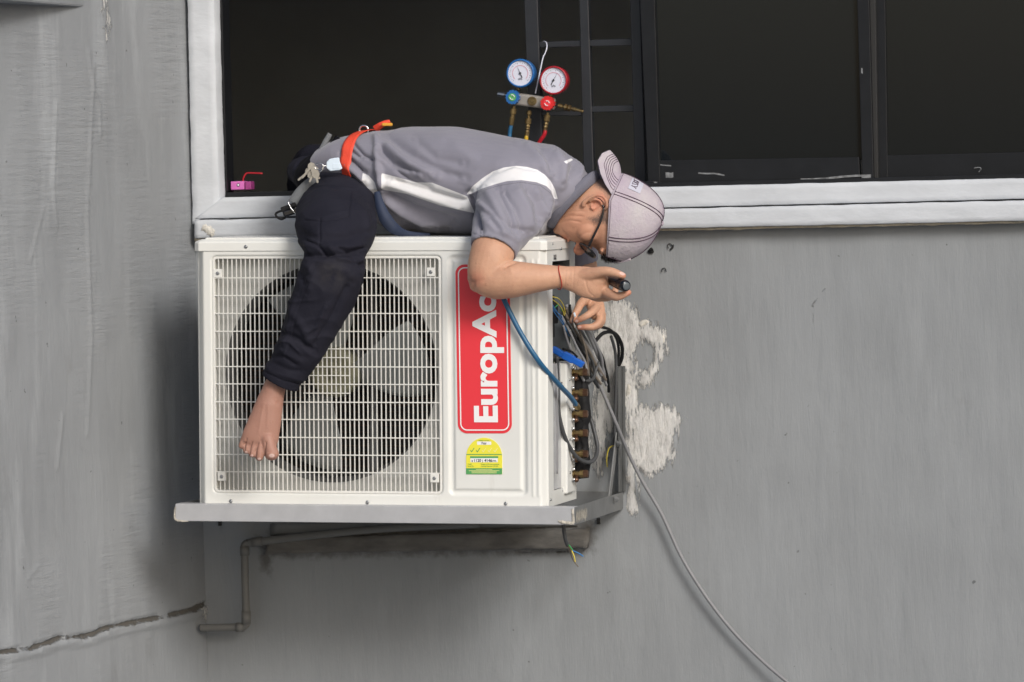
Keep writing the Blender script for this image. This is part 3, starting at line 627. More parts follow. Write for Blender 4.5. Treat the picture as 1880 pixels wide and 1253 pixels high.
# service valves, each its own part with nut and cap
def valve(v_, small=False):
    z = sv(v_); x = sx_+.010; y = .275; r = .0062
    b = MB().lathe((x, y, z), (1, 0, 0), [(0, .012), (.004, .012), (.0045, r*1.2), (.018, r*1.2), (.0185, .0105), (.028, .0105), (.0295, .008), (.038, .008), (.040, .004)], 12).build('service_valve', 'brass', ac)
    MB().lathe((x+.028, y, z), (1, 0, 0), [(0, .0105), (.011, .0105), (.0125, .007)], 6).build('flare_nut', 'copper', b)
    MB().lathe((x+.010, y-.004, z-.004), (0, -.3, -1), [(0, .005), (.008, .005), (.009, .0068), (.015, .0068), (.018, .003)], 10).build('valve_cap', 'copper', b, True)
    for dz in (.013, -.014): MB().lathe((x, y-.016, z+dz), (1, 0, 0), [(0, .0045), (.007, .0045), (.009, .0025)], 8).build('bolt', 'chrome', b, True)
for v_ in (692, 730, 770, 806, 845, 882): valve(v_)

# ================================================================== BRACKET
br = empty('wall_bracket', UO, 'silver painted steel bracket carrying the air conditioner on the wall', 'bracket', rot=(0, TILT, 0))
def lw(u_, v_, y): return lp(u_, v_, y-FRONT)
YR = -.62
a_, b_ = lw(322, 957, YR), lw(1054, 931, YR)
mb = MB().box((a_.x, YR-FRONT, a_.z), (b_.x, YR-FRONT+.004, b_.z-.001)); mb.box((a_.x, YR-FRONT+.004, b_.z-.005), (b_.x, YR-FRONT+.05, b_.z-.001)); o = mb.build('front_rail', 'alu', br); bev(o, .0015)
yb_ = -FRONT-.006
for x_, nm in ((b_.x-.004, 'r'), (a_.x+.004+.0, 'l')):
    mb = MB().box((x_, YR-FRONT+.002, a_.z-.001), (x_+.004, yb_, b_.z-.0015)); mb.box((x_-.035 if nm == 'r' else x_+.004, YR-FRONT+.052, a_.z+.0), (x_ if nm == 'r' else x_+.035, yb_, a_.z+.004)); bev(mb.build('side_arm', 'galv', br), .001)
mb = MB().box((a_.x+.01, yb_-.004, a_.z+.002), (b_.x-.006, yb_, b_.z)); mb.build('back_rail', 'galv', br)
for x_ in (a_.x+.30, a_.x+.75): bev(MB().box((x_, YR-FRONT+.052, a_.z+.006), (x_+.04, yb_-.005, a_.z+.03)).build('cross_member', 'galv', br), .001)
# wall plate and brace on the right
pz1, pz0 = lw(1140, 672, 0).z, a_.z
xr = b_.x
mb = MB().box((xr-.004, yb_-.045, b_.z), (xr+.0, yb_, pz1)); mb.box((xr-.0+.0005, yb_-.004, b_.z), (xr+.008, yb_, pz1)); bev(mb.build('wall_plate', 'galv_dark', br), .001)
mb = MB(); p0_, p1_ = Vector((xr-.010, yb_-.13, b_.z-.012)), Vector((xr-.008, yb_-.035, b_.z+.155))
d_ = (p1_-p0_); sdn = d_.normalized().cross(Vector((1, 0, 0))).normalized(); mb.obox((p0_+p1_)/2, d_/2, sdn*.014, Vector((.0018, 0, 0))); bev(mb.build('brace', 'galv', br), .001)
for pp in ((yb_-.13, b_.z-.012), (yb_-.05, b_.z+.13)): MB().lathe((xr+.004 if pp[1] < b_.z else xr-.006, pp[0], pp[1]), (1, 0, 0), [(0, .009), (.003, .009), (.0032, .007), (.010, .006), (.012, .003)], 6).build('bolt', 'galv', br)
M['peel'] = mat('chipped_white_paint', (.62, .58, .50), .8, var=.55, vscale=60, bump=1, bscale=120)
def peel(pts, rad, y): 
    c = [lw(u_, v_, y) for u_, v_ in pts]; cc, rs = crom(c, rad, 6); mbb = MB(); n = 8; vs = []; N = len(cc)
    for i, p in enumerate(cc):
        t = (cc[min(i+1, N-1)]-cc[max(i-1, 0)]).normalized(); s = t.cross(Vector((0, 1, 0))).normalized()
        for k in range(n): th = 2*math.pi*k/n; rj = rs[i]*PXM*(1+.5*noise.noise(Vector((i*.8, k*.8, pts[0][0])))); vs.append(p+s*math.cos(th)*rj+Vector((0, 1, 0))*math.sin(th)*.0012)
    mbb.add(vs, [(i*n+k, i*n+(k+1) % n, (i+1)*n+(k+1) % n, (i+1)*n+k) for i in range(N-1) for k in range(n)]); mbb.build('chipped_paint', 'peel', br, True)
peel([(1051, 935), (1052, 948), (1052, 960), (1044, 960.5), (1032, 959), (1025, 957)], [2.5, 2.5, 3, 3, 3, 1.5], YR-.001)
peel([(322, 931), (320.5, 942), (322, 954), (332, 957), (345, 957.5)], [1.5, 1.5, 2, 1.8, 1], YR-.001)
# chipped paint on the arm
mbb = MB()
for k in range(16):
    yy = YR-FRONT+.02+k*.0085; hh = .012+.012*random.random(); zc = (a_.z+b_.z)/2-.002; mbb.add([(xr+.0006, yy, zc-hh), (xr+.0006, yy+.007, zc-hh*.8), (xr+.0006, yy+.006, zc+hh*.9), (xr+.0006, yy+.0015, zc+hh*.6)], [(0, 1, 2, 3)])
mbb.build('chipped_paint', 'peel', br, fix=False)

# ================================================================== PIPE AND CABLES
pp = empty('drain_pipe', P(452, 1150, -.04), 'grey painted drain pipe bending down and into the side wall below the unit', 'pipe')
def reltube(name, root, pts, r, m, n=12, sub=6, parent=None):
    mbb = MB().tube([Vector(p)-root.location for p in pts], r, n, sub); return mbb.build(name, m, parent or root, True)
yp = -.06
reltube('pipe_run', pp, [P(880, 962, -.10), P(700, 971, -.08), P(560, 985, yp), P(466, 996, yp), P(456, 997, yp), P(449.5, 1001, yp), P(449, 1010, yp), P(450, 1060, yp), P(452, 1138, yp), P(450, 1148, yp), P(444, 1152, yp), P(430, 1152, yp), P(390, 1153, yp), P(368, 1153.5, yp)], .0105, 'pipe', 16, 6)
for a, b in (((452, 1122), (452, 1146)), ((449, 1003), (449.5, 1020)), ((482, 993.5), (463, 996)), ((447, 1152), (434, 1152))):
    reltube('pipe_collar', pp, [P(*a, yp), P(*b, yp)], .0128, 'pipe', 16, 1)
mbb = MB()
def cable(name, label, cat, pts, r, m, sub=8, group=None):
    w_ = [P(*p) for p in pts]; root = w_[0]; mbb = MB().tube([p-root for p in w_], r, 10, sub); o = mbb.build(name, m, None, True); o.location = root; return tag(o, label, cat, group)
cable('power_cable', 'long light grey cable running from the valves down to the lower right edge', 'cable', [(1040, 560, -.30), (1050, 610, -.26), (1078, 655, -.20), (1100, 705, -.16), (1130, 775, -.12), (1155, 835, -.06), (1180, 885, -.04), (1215, 945, -.03), (1255, 1030, -.03), (1310, 1115, -.03), (1370, 1185, -.03), (1450, 1256, -.04), (1560, 1330, -.05)], .0048, 'cable_grey')
cable('service_hose', 'thick blue rubber hose from under the elbow down to a brass valve', 'hose', [(905, 500, -.575), (925, 550, -.600), (955, 610, -.600), (990, 665, -.590), (1025, 705, -.50), (1048, 730, -.40), (1060, 748, -.345)], .0066, 'blue_hose')
o = bpy.data.objects['service_hose']; rt = Vector(o.location)
MB().lathe(P(1056, 742, -.36)-rt, P(1066, 756, -.33)-P(1056, 742, -.36), [(0, .006), (.002, .0085), (.018, .0085), (.020, .006), (.026, .005)], 6).build('hose_fitting', 'brass', o)
cable('looping_cable', 'dark grey cable hanging in a loop beside the clear side cover', 'cable', [(1022, 655, -.42), (1024, 700, -.40), (1026, 760, -.40), (1040, 810, -.37), (1062, 842, -.33), (1086, 848, -.27), (1097, 825, -.22), (1088, 780, -.20), (1082, 765, -.2)], .0055, 'cable_dark')
cable('flat_pipe_cable', 'straight grey cable standing upright behind the looping cable', 'cable', [(1018, 668, -.45), (1020, 720, -.44), (1022, 790, -.43), (1022, 870, -.43)], .004, 'cable_grey')
GR = 'cables tangled above the valves'
for i, (lab_, m, r, pts) in enumerate((
    ('brown sheathed cable crossing the tangle beside the hand', 'cable_brown', .0045, [(1036, 575, -.34), (1058, 612, -.30), (1078, 640, -.25), (1095, 672, -.19), (1112, 698, -.14)]),
    ('mid grey cable left of the brown cable in the tangle', 'cable_grey', .0035, [(1030, 580, -.36), (1046, 610, -.34), (1060, 640, -.32), (1074, 665, -.30), (1078, 685, -.30)]),
    ('pale cable bending down past the lower fingers', 'cable_grey', .0042, [(1072, 600, -.28), (1085, 625, -.24), (1098, 655, -.17), (1108, 680, -.12), (1110, 700, -.10)]),
    ('black cable arching over the top of the tangle', 'rubber', .0050, [(1092, 628, -.20), (1108, 612, -.17), (1128, 612, -.12), (1141, 632, -.07), (1142, 655, -.04), (1136, 672, -.03)]),
    ('second black cable arching just inside the topmost one', 'rubber', .0040, [(1100, 600, -.20), (1120, 606, -.15), (1132, 622, -.10), (1136, 645, -.06), (1134, 670, -.05)]),
    ('dark upright cable dropping down beside the wall plate', 'cable_dark', .0042, [(1122, 618, -.12), (1130, 650, -.08), (1131, 700, -.07), (1129, 760, -.06), (1128, 805, -.05)]),
    ('thin grey cable under the blue clip', 'cable_dark', .0032, [(1042, 590, -.36), (1066, 632, -.27), (1086, 660, -.22), (1092, 690, -.20), (1080, 705, -.22)]),
    ('flat grey cable between the brown and the pale cable', 'cable_grey', .0048, [(1060, 610, -.28), (1082, 640, -.22), (1094, 668, -.19), (1104, 690, -.16)]),
    ('short dark cable curling back toward the valves', 'cable_dark', .0035, [(1076, 700, -.26), (1088, 696, -.22), (1094, 680, -.20), (1100, 665, -.19)]),
    ('long thin dark cable slanting under the brown cable', 'rubber', .0032, [(1046, 560, -.30), (1052, 600, -.31), (1068, 640, -.28), (1074, 690, -.28)]))):
    cable('tangled_cable', lab_, 'cable', pts, r, m, 8, GR)
_r = random.Random(11)
for lab_, m, r, u0_, v0_, u1_, v1_, y0_, y1_, bow in (
    ('grey cable at the far left of the tangle beside the casing edge', 'cable_grey', .0034, 1034, 598, 1072, 700, -.36, -.27, -4),
    ('brown cable running parallel under the upper brown cable', 'cable_brown', .0036, 1040, 566, 1104, 706, -.31, -.16, -7),
    ('light grey cable between the two brown cables', 'cable_grey', .0040, 1044, 574, 1112, 708, -.30, -.13, 5),
    ('dark cable passing behind the blue clip', 'rubber', .0042, 1040, 606, 1084, 690, -.34, -.25, 8),
    ('grey cable bulging outward below the lower hand', 'cable_grey', .0044, 1078, 606, 1106, 700, -.25, -.12, 10),
    ('charcoal cable deep in the tangle against the wall', 'cable_dark', .0046, 1064, 616, 1100, 712, -.22, -.10, -8),
    ('thin brown cable curving to the top valve', 'cable_brown', .0028, 1052, 588, 1082, 690, -.33, -.27, 6),
    ('black cable on the right flank of the tangle', 'rubber', .0038, 1090, 620, 1118, 720, -.18, -.07, 5)):
    pts = []
    for i in range(6):
        t = i/5; pts.append((u0_+(u1_-u0_)*t+bow*math.sin(math.pi*t)+_r.uniform(-1.5, 1.5), v0_+(v1_-v0_)*t-bow*.5*math.sin(math.pi*t), y0_+(y1_-y0_)*t))
    cable('tangled_cable', lab_, 'cable', pts, r, m, 8, GR)
GW = 'thin wires leaving the electrical box'
for lab_, m, pts in (('yellow wire in the highest arc out of the electrical box', 'wire_yellow', [(1010, 545, -.47), (1024, 548, -.44), (1034, 560, -.38), (1038, 578, -.35)]),
    ('yellow wire in a low shallow arc below the highest one', 'wire_yellow', [(1011, 549, -.45), (1022, 556, -.42), (1032, 568, -.37), (1036, 580, -.35)]),
    ('bright blue wire along the edge of the electrical box', 'wire_blue', [(1012, 556, -.46), (1022, 572, -.42), (1032, 588, -.37), (1040, 600, -.34)]),
    ('second blue wire just under the bright blue one', 'wire_blue', [(1012, 560, -.44), (1020, 572, -.41), (1030, 580, -.37), (1037, 592, -.34)]),
    ('lowest blue wire near the hanging blue clip', 'wire_blue', [(1013, 566, -.44), (1022, 580, -.41), (1034, 596, -.36), (1046, 618, -.33)]),
    ('green wire tucked behind the blue wires', 'wire_green', [(1012, 572, -.40), (1018, 566, -.38), (1026, 560, -.35), (1032, 572, -.33)])):
    cable('thin_wire', lab_, 'wire', pts, .0013, m, 6, GW)
# cut cable under the rail
cc_ = cable('cut_cable', 'cut dark cable hanging under the rail with yellow, green and blue cores splayed', 'cable', [(1034, 952, -.50), (1035, 972, -.50), (1038, 990, -.50), (1042, 1002, -.49)], .0050, 'cable_dark')
rt = Vector(cc_.location)
for m, pts in (('wire_blue', [(1041, 998, -.49), (1050, 1010, -.49), (1062, 1016, -.48), (1071, 1022, -.48)]), ('wire_yellow', [(1041, 998, -.49), (1048, 1008, -.495), (1054, 1022, -.5), (1056, 1032, -.5)]),
               ('cable_brown', [(1040, 1000, -.49), (1046, 1012, -.49), (1052, 1028, -.49), (1062, 1041, -.49)]), ('wire_green', [(1041, 998, -.49), (1046, 1003, -.495), (1051, 1010, -.5)])):
    MB().tube([P(*p)-rt for p in pts], .0017, 8, 6).build('wire_core', m, cc_, True)
cc_ = cable('supply_wire', 'short cable end by the wall plate with a yellow and a blue core', 'wire', [(1128, 790, -.05), (1128, 806, -.05), (1127, 818, -.05)], .004, 'cable_dark'); rt = Vector(cc_.location)
for m, pts in (('wire_yellow', [(1127, 818, -.05), (1118, 824, -.06), (1114, 842, -.06), (1115, 858, -.06)]), ('wire_blue', [(1129, 816, -.05), (1131, 828, -.055), (1127, 842, -.06)])):
    MB().tube([P(*p)-rt for p in pts], .0015, 8, 6).build('wire_core', m, cc_, True)
# blue clip in the tangle
bc = empty('blue_clip', P(1014, 645, -.40), 'bright blue plastic clip lying over the cables beside the unit', 'clip')
def seg(mbb, p, q_, h, wd, root):
    p, q_ = Vector(p)-root, Vector(q_)-root; d = (q_-p); n_ = d.normalized().cross(Vector((0, 1, 0))).normalized(); mbb.obox((p+q_)/2, d/2, n_*h, Vector((0, wd, 0)))
for a, b, h in (((1014, 640, -.40), (1034, 652, -.385), .0085), ((1034, 651, -.385), (1054, 662, -.37), .0105), ((1053, 661, -.37), (1071, 671, -.355), .0085)):
    mbb = MB(); seg(mbb, P(*a), P(*b), h, .009, bc.location); bev(mbb.build('clip_jaw', 'blue', bc), .003, 3)
MB().tube([P(1033, 641, -.39)-bc.location, P(1048, 645, -.375)-bc.location, P(1060, 656, -.365)-bc.location], .003, 8, 5).build('clip_lever', 'rubber', bc, True)

# ================================================================== MANIFOLD GAUGE
mg = empty('manifold_gauge', P(975, 205, .06), 'refrigerant manifold with a blue and a red dial hooked on the window grille', 'gauge set')
ym = .055; og = mg.location
bax = (P(1020, 191, ym)-P(945, 181, ym)); bx = bax.normalized(); bz = bx.cross(Vector((0, 1, 0))) * -1
if bz.z < 0: bz = -bz
mb = MB().obox(P(977, 186, ym)-og, bx*(P(1020, 0, ym)-P(935, 0, ym)).length/2, Vector((0, .011, 0)), bz*.0165); bev(mb.build('manifold_body', mat('worn_alloy', (.40, .37, .33), .45, metal=.5, var=.2, vscale=30), mg), .006, 3)
yv = Vector((0, -1, 0))
def gauge(u_, v_, ringm, needle, rp=27):
    c = P(u_, v_, ym-.01)-og; R = rp*PXM*1.03
    b = MB().lathe(c+Vector((0, .035, 0)), yv, [(0, R*.8), (.01, R*.95), (.035, R*.97), (.045, R), (.05, R*.97), (.051, R*.88), (.046, R*.86), (.0455,.001)], 40).build('gauge_case', ringm, mg, True)
    MB().lathe(c+Vector((0, -.0105, 0)), yv, [(0, R*.86), (.001, R*.86)], 40).build('dial', 'dial', b)
    f_ = c+Vector((0, -.0125, 0))
    X_, Z_ = rv.normalized(), uv.normalized(); X_ = Vector((1, 0, 0)); Z_ = Vector((0, 0, 1))
    tk = MB()
    for k in range(28):
        a = math.radians(225-270*k/27); d1 = X_*math.cos(a)+Z_*math.sin(a); r1_, r2_ = R*.76, R*(.66 if k % 3 == 0 else .71); n_ = X_*-math.sin(a)+Z_*math.cos(a)
        tk.add([f_+d1*r1_-n_*.0004, f_+d1*r2_-n_*.0004, f_+d1*r2_+n_*.0004, f_+d1*r1_+n_*.0004], [(0, 1, 2, 3)])
    tk.build('tick_marks', 'ink', b, fix=False)
    tr = MB()
    for k in range(40):
        a0, a1 = math.radians(225-270*k/40), math.radians(225-270*(k+1)/40); q0, q1 = X_*math.cos(a0)+Z_*math.sin(a0), X_*math.cos(a1)+Z_*math.sin(a1)
        tr.add([f_+q0*R*.56, f_+q0*R*.52, f_+q1*R*.52, f_+q1*R*.56], [(0, 1, 2, 3)])
    tr.build('scale_ring', M['rose'], b, fix=False)
    d1 = X_*math.cos(needle)+Z_*math.sin(needle); n_ = d1.cross(Vector((0, 1, 0)))
    mb2 = MB().add([f_-yv*-.001+d1*R*.62, f_+yv*.001-d1*R*.35+n_*.0014, f_+yv*.001-d1*R*.35-n_*.0014], [(0, 1, 2)]); mb2.lathe(f_+yv*.0008, yv, [(0, .003), (.002, .003)], 12); mb2.build('needle', 'ink', b, fix=False)
    tb = f_-Z_*R*.45; text('kPa', .008, 'ink', b, Matrix(((1, 0, 0, tb.x), (0, 0, -1, tb.y-.001), (0, 1, 0, tb.z), (0, 0, 0, 1))), 0, .0001, align='CENTER')
M['rose'] = mat('rose_print', (.62, .30, .36), .5)
gauge(957, 135, 'blue_ring', math.radians(113)); gauge(1018, 148, 'red_ring', math.radians(60))
def knob(u_, v_, m, cm):
    c = P(u_, v_, ym-.012)-og; mbb = MB(); n = 48; vs = []
    for h in (0, .016):
        for k in range(n): t = 2*math.pi*k/n; r_ = .0185*(1+.06*math.copysign(1, math.sin(t*14))); vs.append(c+Vector((r_*math.cos(t), -h, r_*math.sin(t))))
    mbb.add(vs, [(k, (k+1) % n, n+(k+1) % n, n+k) for k in range(n)]+[tuple(range(n-1, -1, -1)), tuple(range(n, 2*n))]); b = mbb.build('hand_valve', m, mg)
    MB().lathe(c+Vector((0, -.0162, 0)), yv, [(0, .0105), (.0012, .0105)], 24).build('valve_disc', cm, b)
    for s in (0, math.pi):
        pts = [c+Vector((.0062*math.cos(s+t*.5), -.0185, .0062*math.sin(s+t*.5))) for t in range(0, 5)]; MB().tube(pts, .0011, 6, 2).build('arrow_mark', 'white', b)
knob(943, 179, 'blue_ring', 'green'); knob(1007, 190, 'red_pl', 'red')
MB().lathe(P(977, 186, ym-.011)-og, yv, [(0, .0125), (.003, .0125), (.0032, .0095), (.001, .0095), (.001, .005), (.002, .004)], 24).build('sight_glass', 'brass', mg)
def fitting(u0_, v0_, u1_, v1_, prof=None, m='brass', n=10):
    a, b = P(u0_, v0_, ym)-og, P(u1_, v1_, ym)-og; L_ = (b-a).length
    prof = prof or [(0, .0045), (.12, .0045), (.13, .009), (.38, .009), (.4, .006), (.55, .006), (.56, .0075), (.9, .0065), (1, .0045)]
    return MB().lathe(a, b-a, [(h*L_, r_) for h, r_ in prof], n).build('brass_fitting', m, mg)
fitting(944, 195, 938, 233); fitting(972, 203, 967, 252, [(0, .004), (.05, .007), (.15, .007), (.2, .004), (.3, .004), (.31, .0085), (.5, .0085), (.52, .005), (.6, .007), (.64, .005), (.7, .007), (.74, .005), (.8, .0065), (1, .006)]); fitting(1006, 207, 1000, 243, [(0, .004), (.1, .004), (.12, .0085), (.42, .0085), (.5, .005), (.6, .007), (.64, .005), (.75, .007), (.8, .005), (1, .005)])
fitting(1024, 194, 1071, 205, [(0, .003), (.02, .006), (.18, .006), (.2, .003), (.26, .004), (.27, .009), (.36, .009), (.37, .006), (.42, .009), (.5, .009), (.52, .005), (.7, .006), (.72, .004), (.98, .004), (1, .0035)])
fitting(934, 176, 914, 173, [(0, .004), (.3, .004), (.35, .007), (1, .0065)], 'steel'); fitting(953, 166, 951, 160, [(0, .005), (1, .005)]); fitting(1011, 177, 1013, 173, [(0, .005), (1, .005)])
reltube('blue_hose', mg, [P(938.5, 230, ym), P(936, 245, ym), P(933, 290, .06), P(930, 350, .14), P(935, 420, .22)], .0055, 'blue_hose')
reltube('yellow_hose', mg, [P(967.5, 248, ym), P(965, 262, ym), P(962, 300, .08), P(960, 350, .15), P(960, 420, .22)], .0055, 'yellow_hose')
reltube('red_hose', mg, [P(1001, 240, ym), P(999, 248, ym), P(990, 262, .06), P(975, 290, .08), P(972, 350, .15), P(975, 420, .22)], .0055, 'red_hose')
MB().tube([P(983, 172, ym)-og, P(996, 110, ym+.03)-og, P(1000, 100, ym+.045)-og, P(1004, 88, ym+.05)-og, P(1003, 79, ym+.06)-og, P(998, 76.5, ym+.078)-og, P(993, 82, ym+.092)-og], .0016, 8, 6).build('hanging_hook', 'dial', mg, True)

# ================================================================== DRINK CARTON
dc = empty('drink_carton', P(444, 349, .07), 'small pink drink carton with a bent red straw on the window frame', 'carton')
ax = Vector((math.cos(.25), math.sin(.25)*1, 0)); ay = Vector((-math.sin(.25), math.cos(.25), 0))
w2 = 27*PXM/2
mb = MB().obox((P(439, 341, .065)-dc.location), Vector((1, 0, 0))*13.5*PXM, Vector((0, .017, 0)), Vector((0, 0, 1))*8.2*PXM); o = bev(mb.build('carton', 'pink', dc), .0015)
mb = MB().obox((P(458.5, 341, .064)-dc.location), Vector((1, 0, 0))*6.0*PXM, Vector((0, .0175, 0)), Vector((0, 0, 1))*8.0*PXM); bev(mb.build('carton_end', 'pink2', dc), .0015)
MB().lathe(P(437.5, 340, .048)-dc.location, yv, [(0, .0045), (.0008, .0045)], 20).build('printed_disc', 'ink', o); MB().lathe(P(437.5, 340, .0465)-dc.location, yv, [(0, .0025), (.0005, .0025)], 16).build('printed_dot', 'white', o)
MB().tube([P(446, 335, .065)-dc.location, P(447, 327, .065)-dc.location, P(452, 319, .065)-dc.location, P(460, 318, .065)-dc.location, P(482, 319, .065)-dc.location], .0022, 10, 5).build('straw', 'red_hose', dc, True)
MB().box(P(428, 354, .056)-dc.location, P(462, 349.2, .082)-dc.location)
# ================================================================== PERSON
def remeshed(mb, name, vox, smooth=6, fac=.5):
    me = mb.mesh(name, True); o = bpy.data.objects.new(name, me); C.objects.link(o)
    r = o.modifiers.new('r', 'REMESH'); r.mode = 'VOXEL'; r.voxel_size = vox; r.use_smooth_shade = True
    s = o.modifiers.new('s', 'SMOOTH'); s.factor = fac; s.iterations = smooth
    dg = bpy.context.evaluated_depsgraph_get(); out = bpy.data.meshes.new_from_object(o.evaluated_get(dg)); out.name = name
    bpy.data.objects.remove(o); return out
VIEW = dv.normalized()
def loft(mb, secs, n=28, sub=6, round0=.5, round1=.5, cup=0.0):
    """secs: (u, v, y, half-width in photo px, half-depth in m)"""
    pts = [P(s[0], s[1], s[2]) for s in secs]; A, B = [s[3]*PXM for s in secs], [s[4] for s in secs]
    if sub > 1: p2, A = crom(pts, A, sub); _, B = crom(pts, B, sub); pts = p2
    N = len(pts); rings = []
    for i, p in enumerate(pts):
        t = (pts[min(i+1, N-1)]-pts[max(i-1, 0)]).normalized(); s = t.cross(VIEW)
        s = s.normalized() if s.length > .05 else rings[-1][1]
        if rings and s.dot(rings[-1][1]) < 0: s = -s
        rings.append((p, s, s.cross(t).normalized(), t, A[i], B[i]))
    def caps(r, sign, k, rd): 
        out = []; 
        for j in range(1, k+1):
            a = math.radians(90*j/k*.96); out.append((r[0]+r[3]*sign*math.sin(a)*min(r[4], r[5])*rd, r[1], r[2], r[3], r[4]*math.cos(a), r[5]*math.cos(a)))
        return out
    if round0 > 0: rings = caps(rings[0], -1, 4, round0)[::-1]+rings
    if cup > 0:
        r = rings[-1]; rings += [(r[0], r[1], r[2], r[3], r[4]-.004, r[5]-.004), (r[0]-r[3]*cup, r[1], r[2], r[3], r[4]-.006, r[5]-.006)]
    elif round1 > 0: rings += caps(rings[-1], 1, 4, round1)
    vs = []
    for p, s, d, t, a, b in rings:
        for k in range(n): th = 2*math.pi*k/n; vs.append(p+s*math.cos(th)*a+d*math.sin(th)*b)
    N = len(rings); fs = [(i*n+k, i*n+(k+1) % n, (i+1)*n+(k+1) % n, (i+1)*n+k) for i in range(N-1) for k in range(n)]
    fs += [tuple(range(n-1, -1, -1)), tuple((N-1)*n+k for k in range(n))]
    return mb.add(vs, fs)
def chain(mb, secs, n=14): return loft(mb, [(u, v, y, r, r*PXM) for u, v, y, r in secs], n, 4, .9, .9)
def folds(me, fl, gain=1.0):
    """cloth folds: (polyline measured on the photo, width px, height m) pushed along the normal on the near side"""
    v = verts(me); n = norms(me); sp = scr(v); near = np.clip(-(n@np.array(VIEW))*2.2+.25, 0, 1); h = np.zeros(len(v))
    for pts, wd, amp in fl:
        d = line_dist(sp, pts); e = np.array([pts[0], pts[-1]], float); 
        tl_ = np.minimum(np.hypot(*(sp-e[0]).T), np.hypot(*(sp-e[1]).T)); h += gain*amp*np.exp(-(d/wd)**2)*np.clip(tl_/(wd*1.8)+.25, 0, 1)
    v += n*(h*near)[:, None]; me.vertices.foreach_set('co', v.ravel()); me.update()

man = empty('person', P(610, 330, -.22), 'man in a grey and white shirt, navy trousers and backwards cap lying across the air conditioner, bare foot hanging', 'person')
man['label'] = 'barefoot man in grey shirt, navy trousers and backwards cap lying across the air conditioner'
def own(me, root=man): me.transform(Matrix.Translation(-Vector(root.location))); return me
# --- head frame
HO = P(1097, 395, -.32); HU = (rv*.94-uv*.342); HF = (rv*-.342-uv*.94); HU.normalize(); HF.normalize(); HR = HU.cross(HF).normalized()
if HR.y > 0: HR = -HR             # towards the viewer: his right
HS = PXM*1.02
def hp(h, f, w=0): return HO+(HU*h+HF*f+HR*w)*HS
body = MB()
rings = [(-66, 50, 22, 14), (-63, 55, 10, 26), (-55, 58, -10, 35), (-46, 60, -30, 42), (-39, 60.5, -46, 46), (-27, 61, -58, 48.5), (-12, 61, -66, 50.5), (4, 59.5, -72, 52), (14, 58, -75, 52.5), (24, 62, -77, 53), (34, 67, -78, 53), (45, 67, -77, 53.5), (62, 62, -73, 51), (78, 50, -62, 45), (92, 30, -44, 33), (100, 8, -22, 18)]
c, r1 = crom([Vector((a, b, d)) for a, b, d, e in rings], [e for *_, e in rings], 3); vs = []; n = 48
for q_, wd in zip(c, r1):
    cf, a = (q_.y+q_.z)/2, (q_.y-q_.z)/2
    for k in range(n):
        th = 2*math.pi*k/n; cx, sx2 = math.cos(th), math.sin(th); ex = .86
        vs.append(hp(q_.x, cf+a*math.copysign(abs(cx)**ex, cx), wd*math.copysign(abs(sx2)**ex, sx2)))
N = len(c); body.add(vs, [(i*n+k, i*n+(k+1) % n, (i+1)*n+(k+1) % n, (i+1)*n+k) for i in range(N-1) for k in range(n)]+[tuple(range(n-1, -1, -1)), tuple((N-1)*n+k for k in range(n))])
def hell(h, f, w_, a, b, d, ang=0.0):
    ca, sa_ = math.cos(ang), math.sin(ang); body.ell(hp(h, f, w_), (HU*ca+HF*sa_)*a*HS, (HF*ca-HU*sa_)*b*HS, HR*d*HS)
hell(-3, 65, 0, 15, 9, 7.5, -.20); hell(-10, 72, 0, 10.5, 10, 10); hell(-13, 66, 9.5, 6.5, 6.5, 5.5); hell(-13, 66, -9.5, 6.5, 6.5, 5.5)
hell(-34, 60, 0, 3.4, 5.5, 14); hell(-42.5, 59.5, 0, 3.8, 5, 12); hell(-58, 52, 0, 9, 7, 13)
hell(29, 60, 20, 5, 6, 20, .1); hell(29, 60, -20, 5, 6, 20, .1); hell(-6, 30, 34, 24, 24, 15); hell(-6, 30, -34, 24, 24, 15)
for sg in (1, -1):                 # ears: helix, lobe, concha rim
    hel = [(6, -10, 53), (10, -17, 57), (6, -27, 61), (-4, -33, 63), (-15, -31, 62), (-24, -22, 59), (-31, -11, 55), (-29, -4, 52)]
    body.tube([hp(a, b, w_*sg) for a, b, w_ in hel], [2.6*HS, 3.2*HS, 3.3*HS, 3.2*HS, 3.2*HS, 3.6*HS, 4.6*HS, 4*HS], 10, 4)
    body.tube([hp(a, b, w_*sg) for a, b, w_ in [(2, -18, 56), (-6, -24, 58), (-15, -23, 58), (-22, -16, 56)]], [2.4*HS, 2.6*HS, 2.8*HS, 3*HS], 10, 4)
    body.tube([hp(a, b, w_*sg) for a, b, w_ in [(-9, -6, 53), (-17, -7, 53)]], 3*HS, 8, 1)
    hell(-11, -19, 49*sg, 17, 13, 5, 0)
# neck, trunk core
loft(body, [(960, 345, -.31, 40, .10), (1000, 352, -.32, 46, .085), (1040, 366, -.32, 47, .066), (1070, 378, -.32, 47, .060), (1100, 392, -.32, 44, .055)], 30, 5)
loft(body, [(640, 322, -.20, 36, .08), (760, 332, -.26, 66, .12), (880, 338, -.30, 68, .14), (980, 345, -.31, 55, .13), (1010, 352, -.31, 40, .10)], 24, 5)
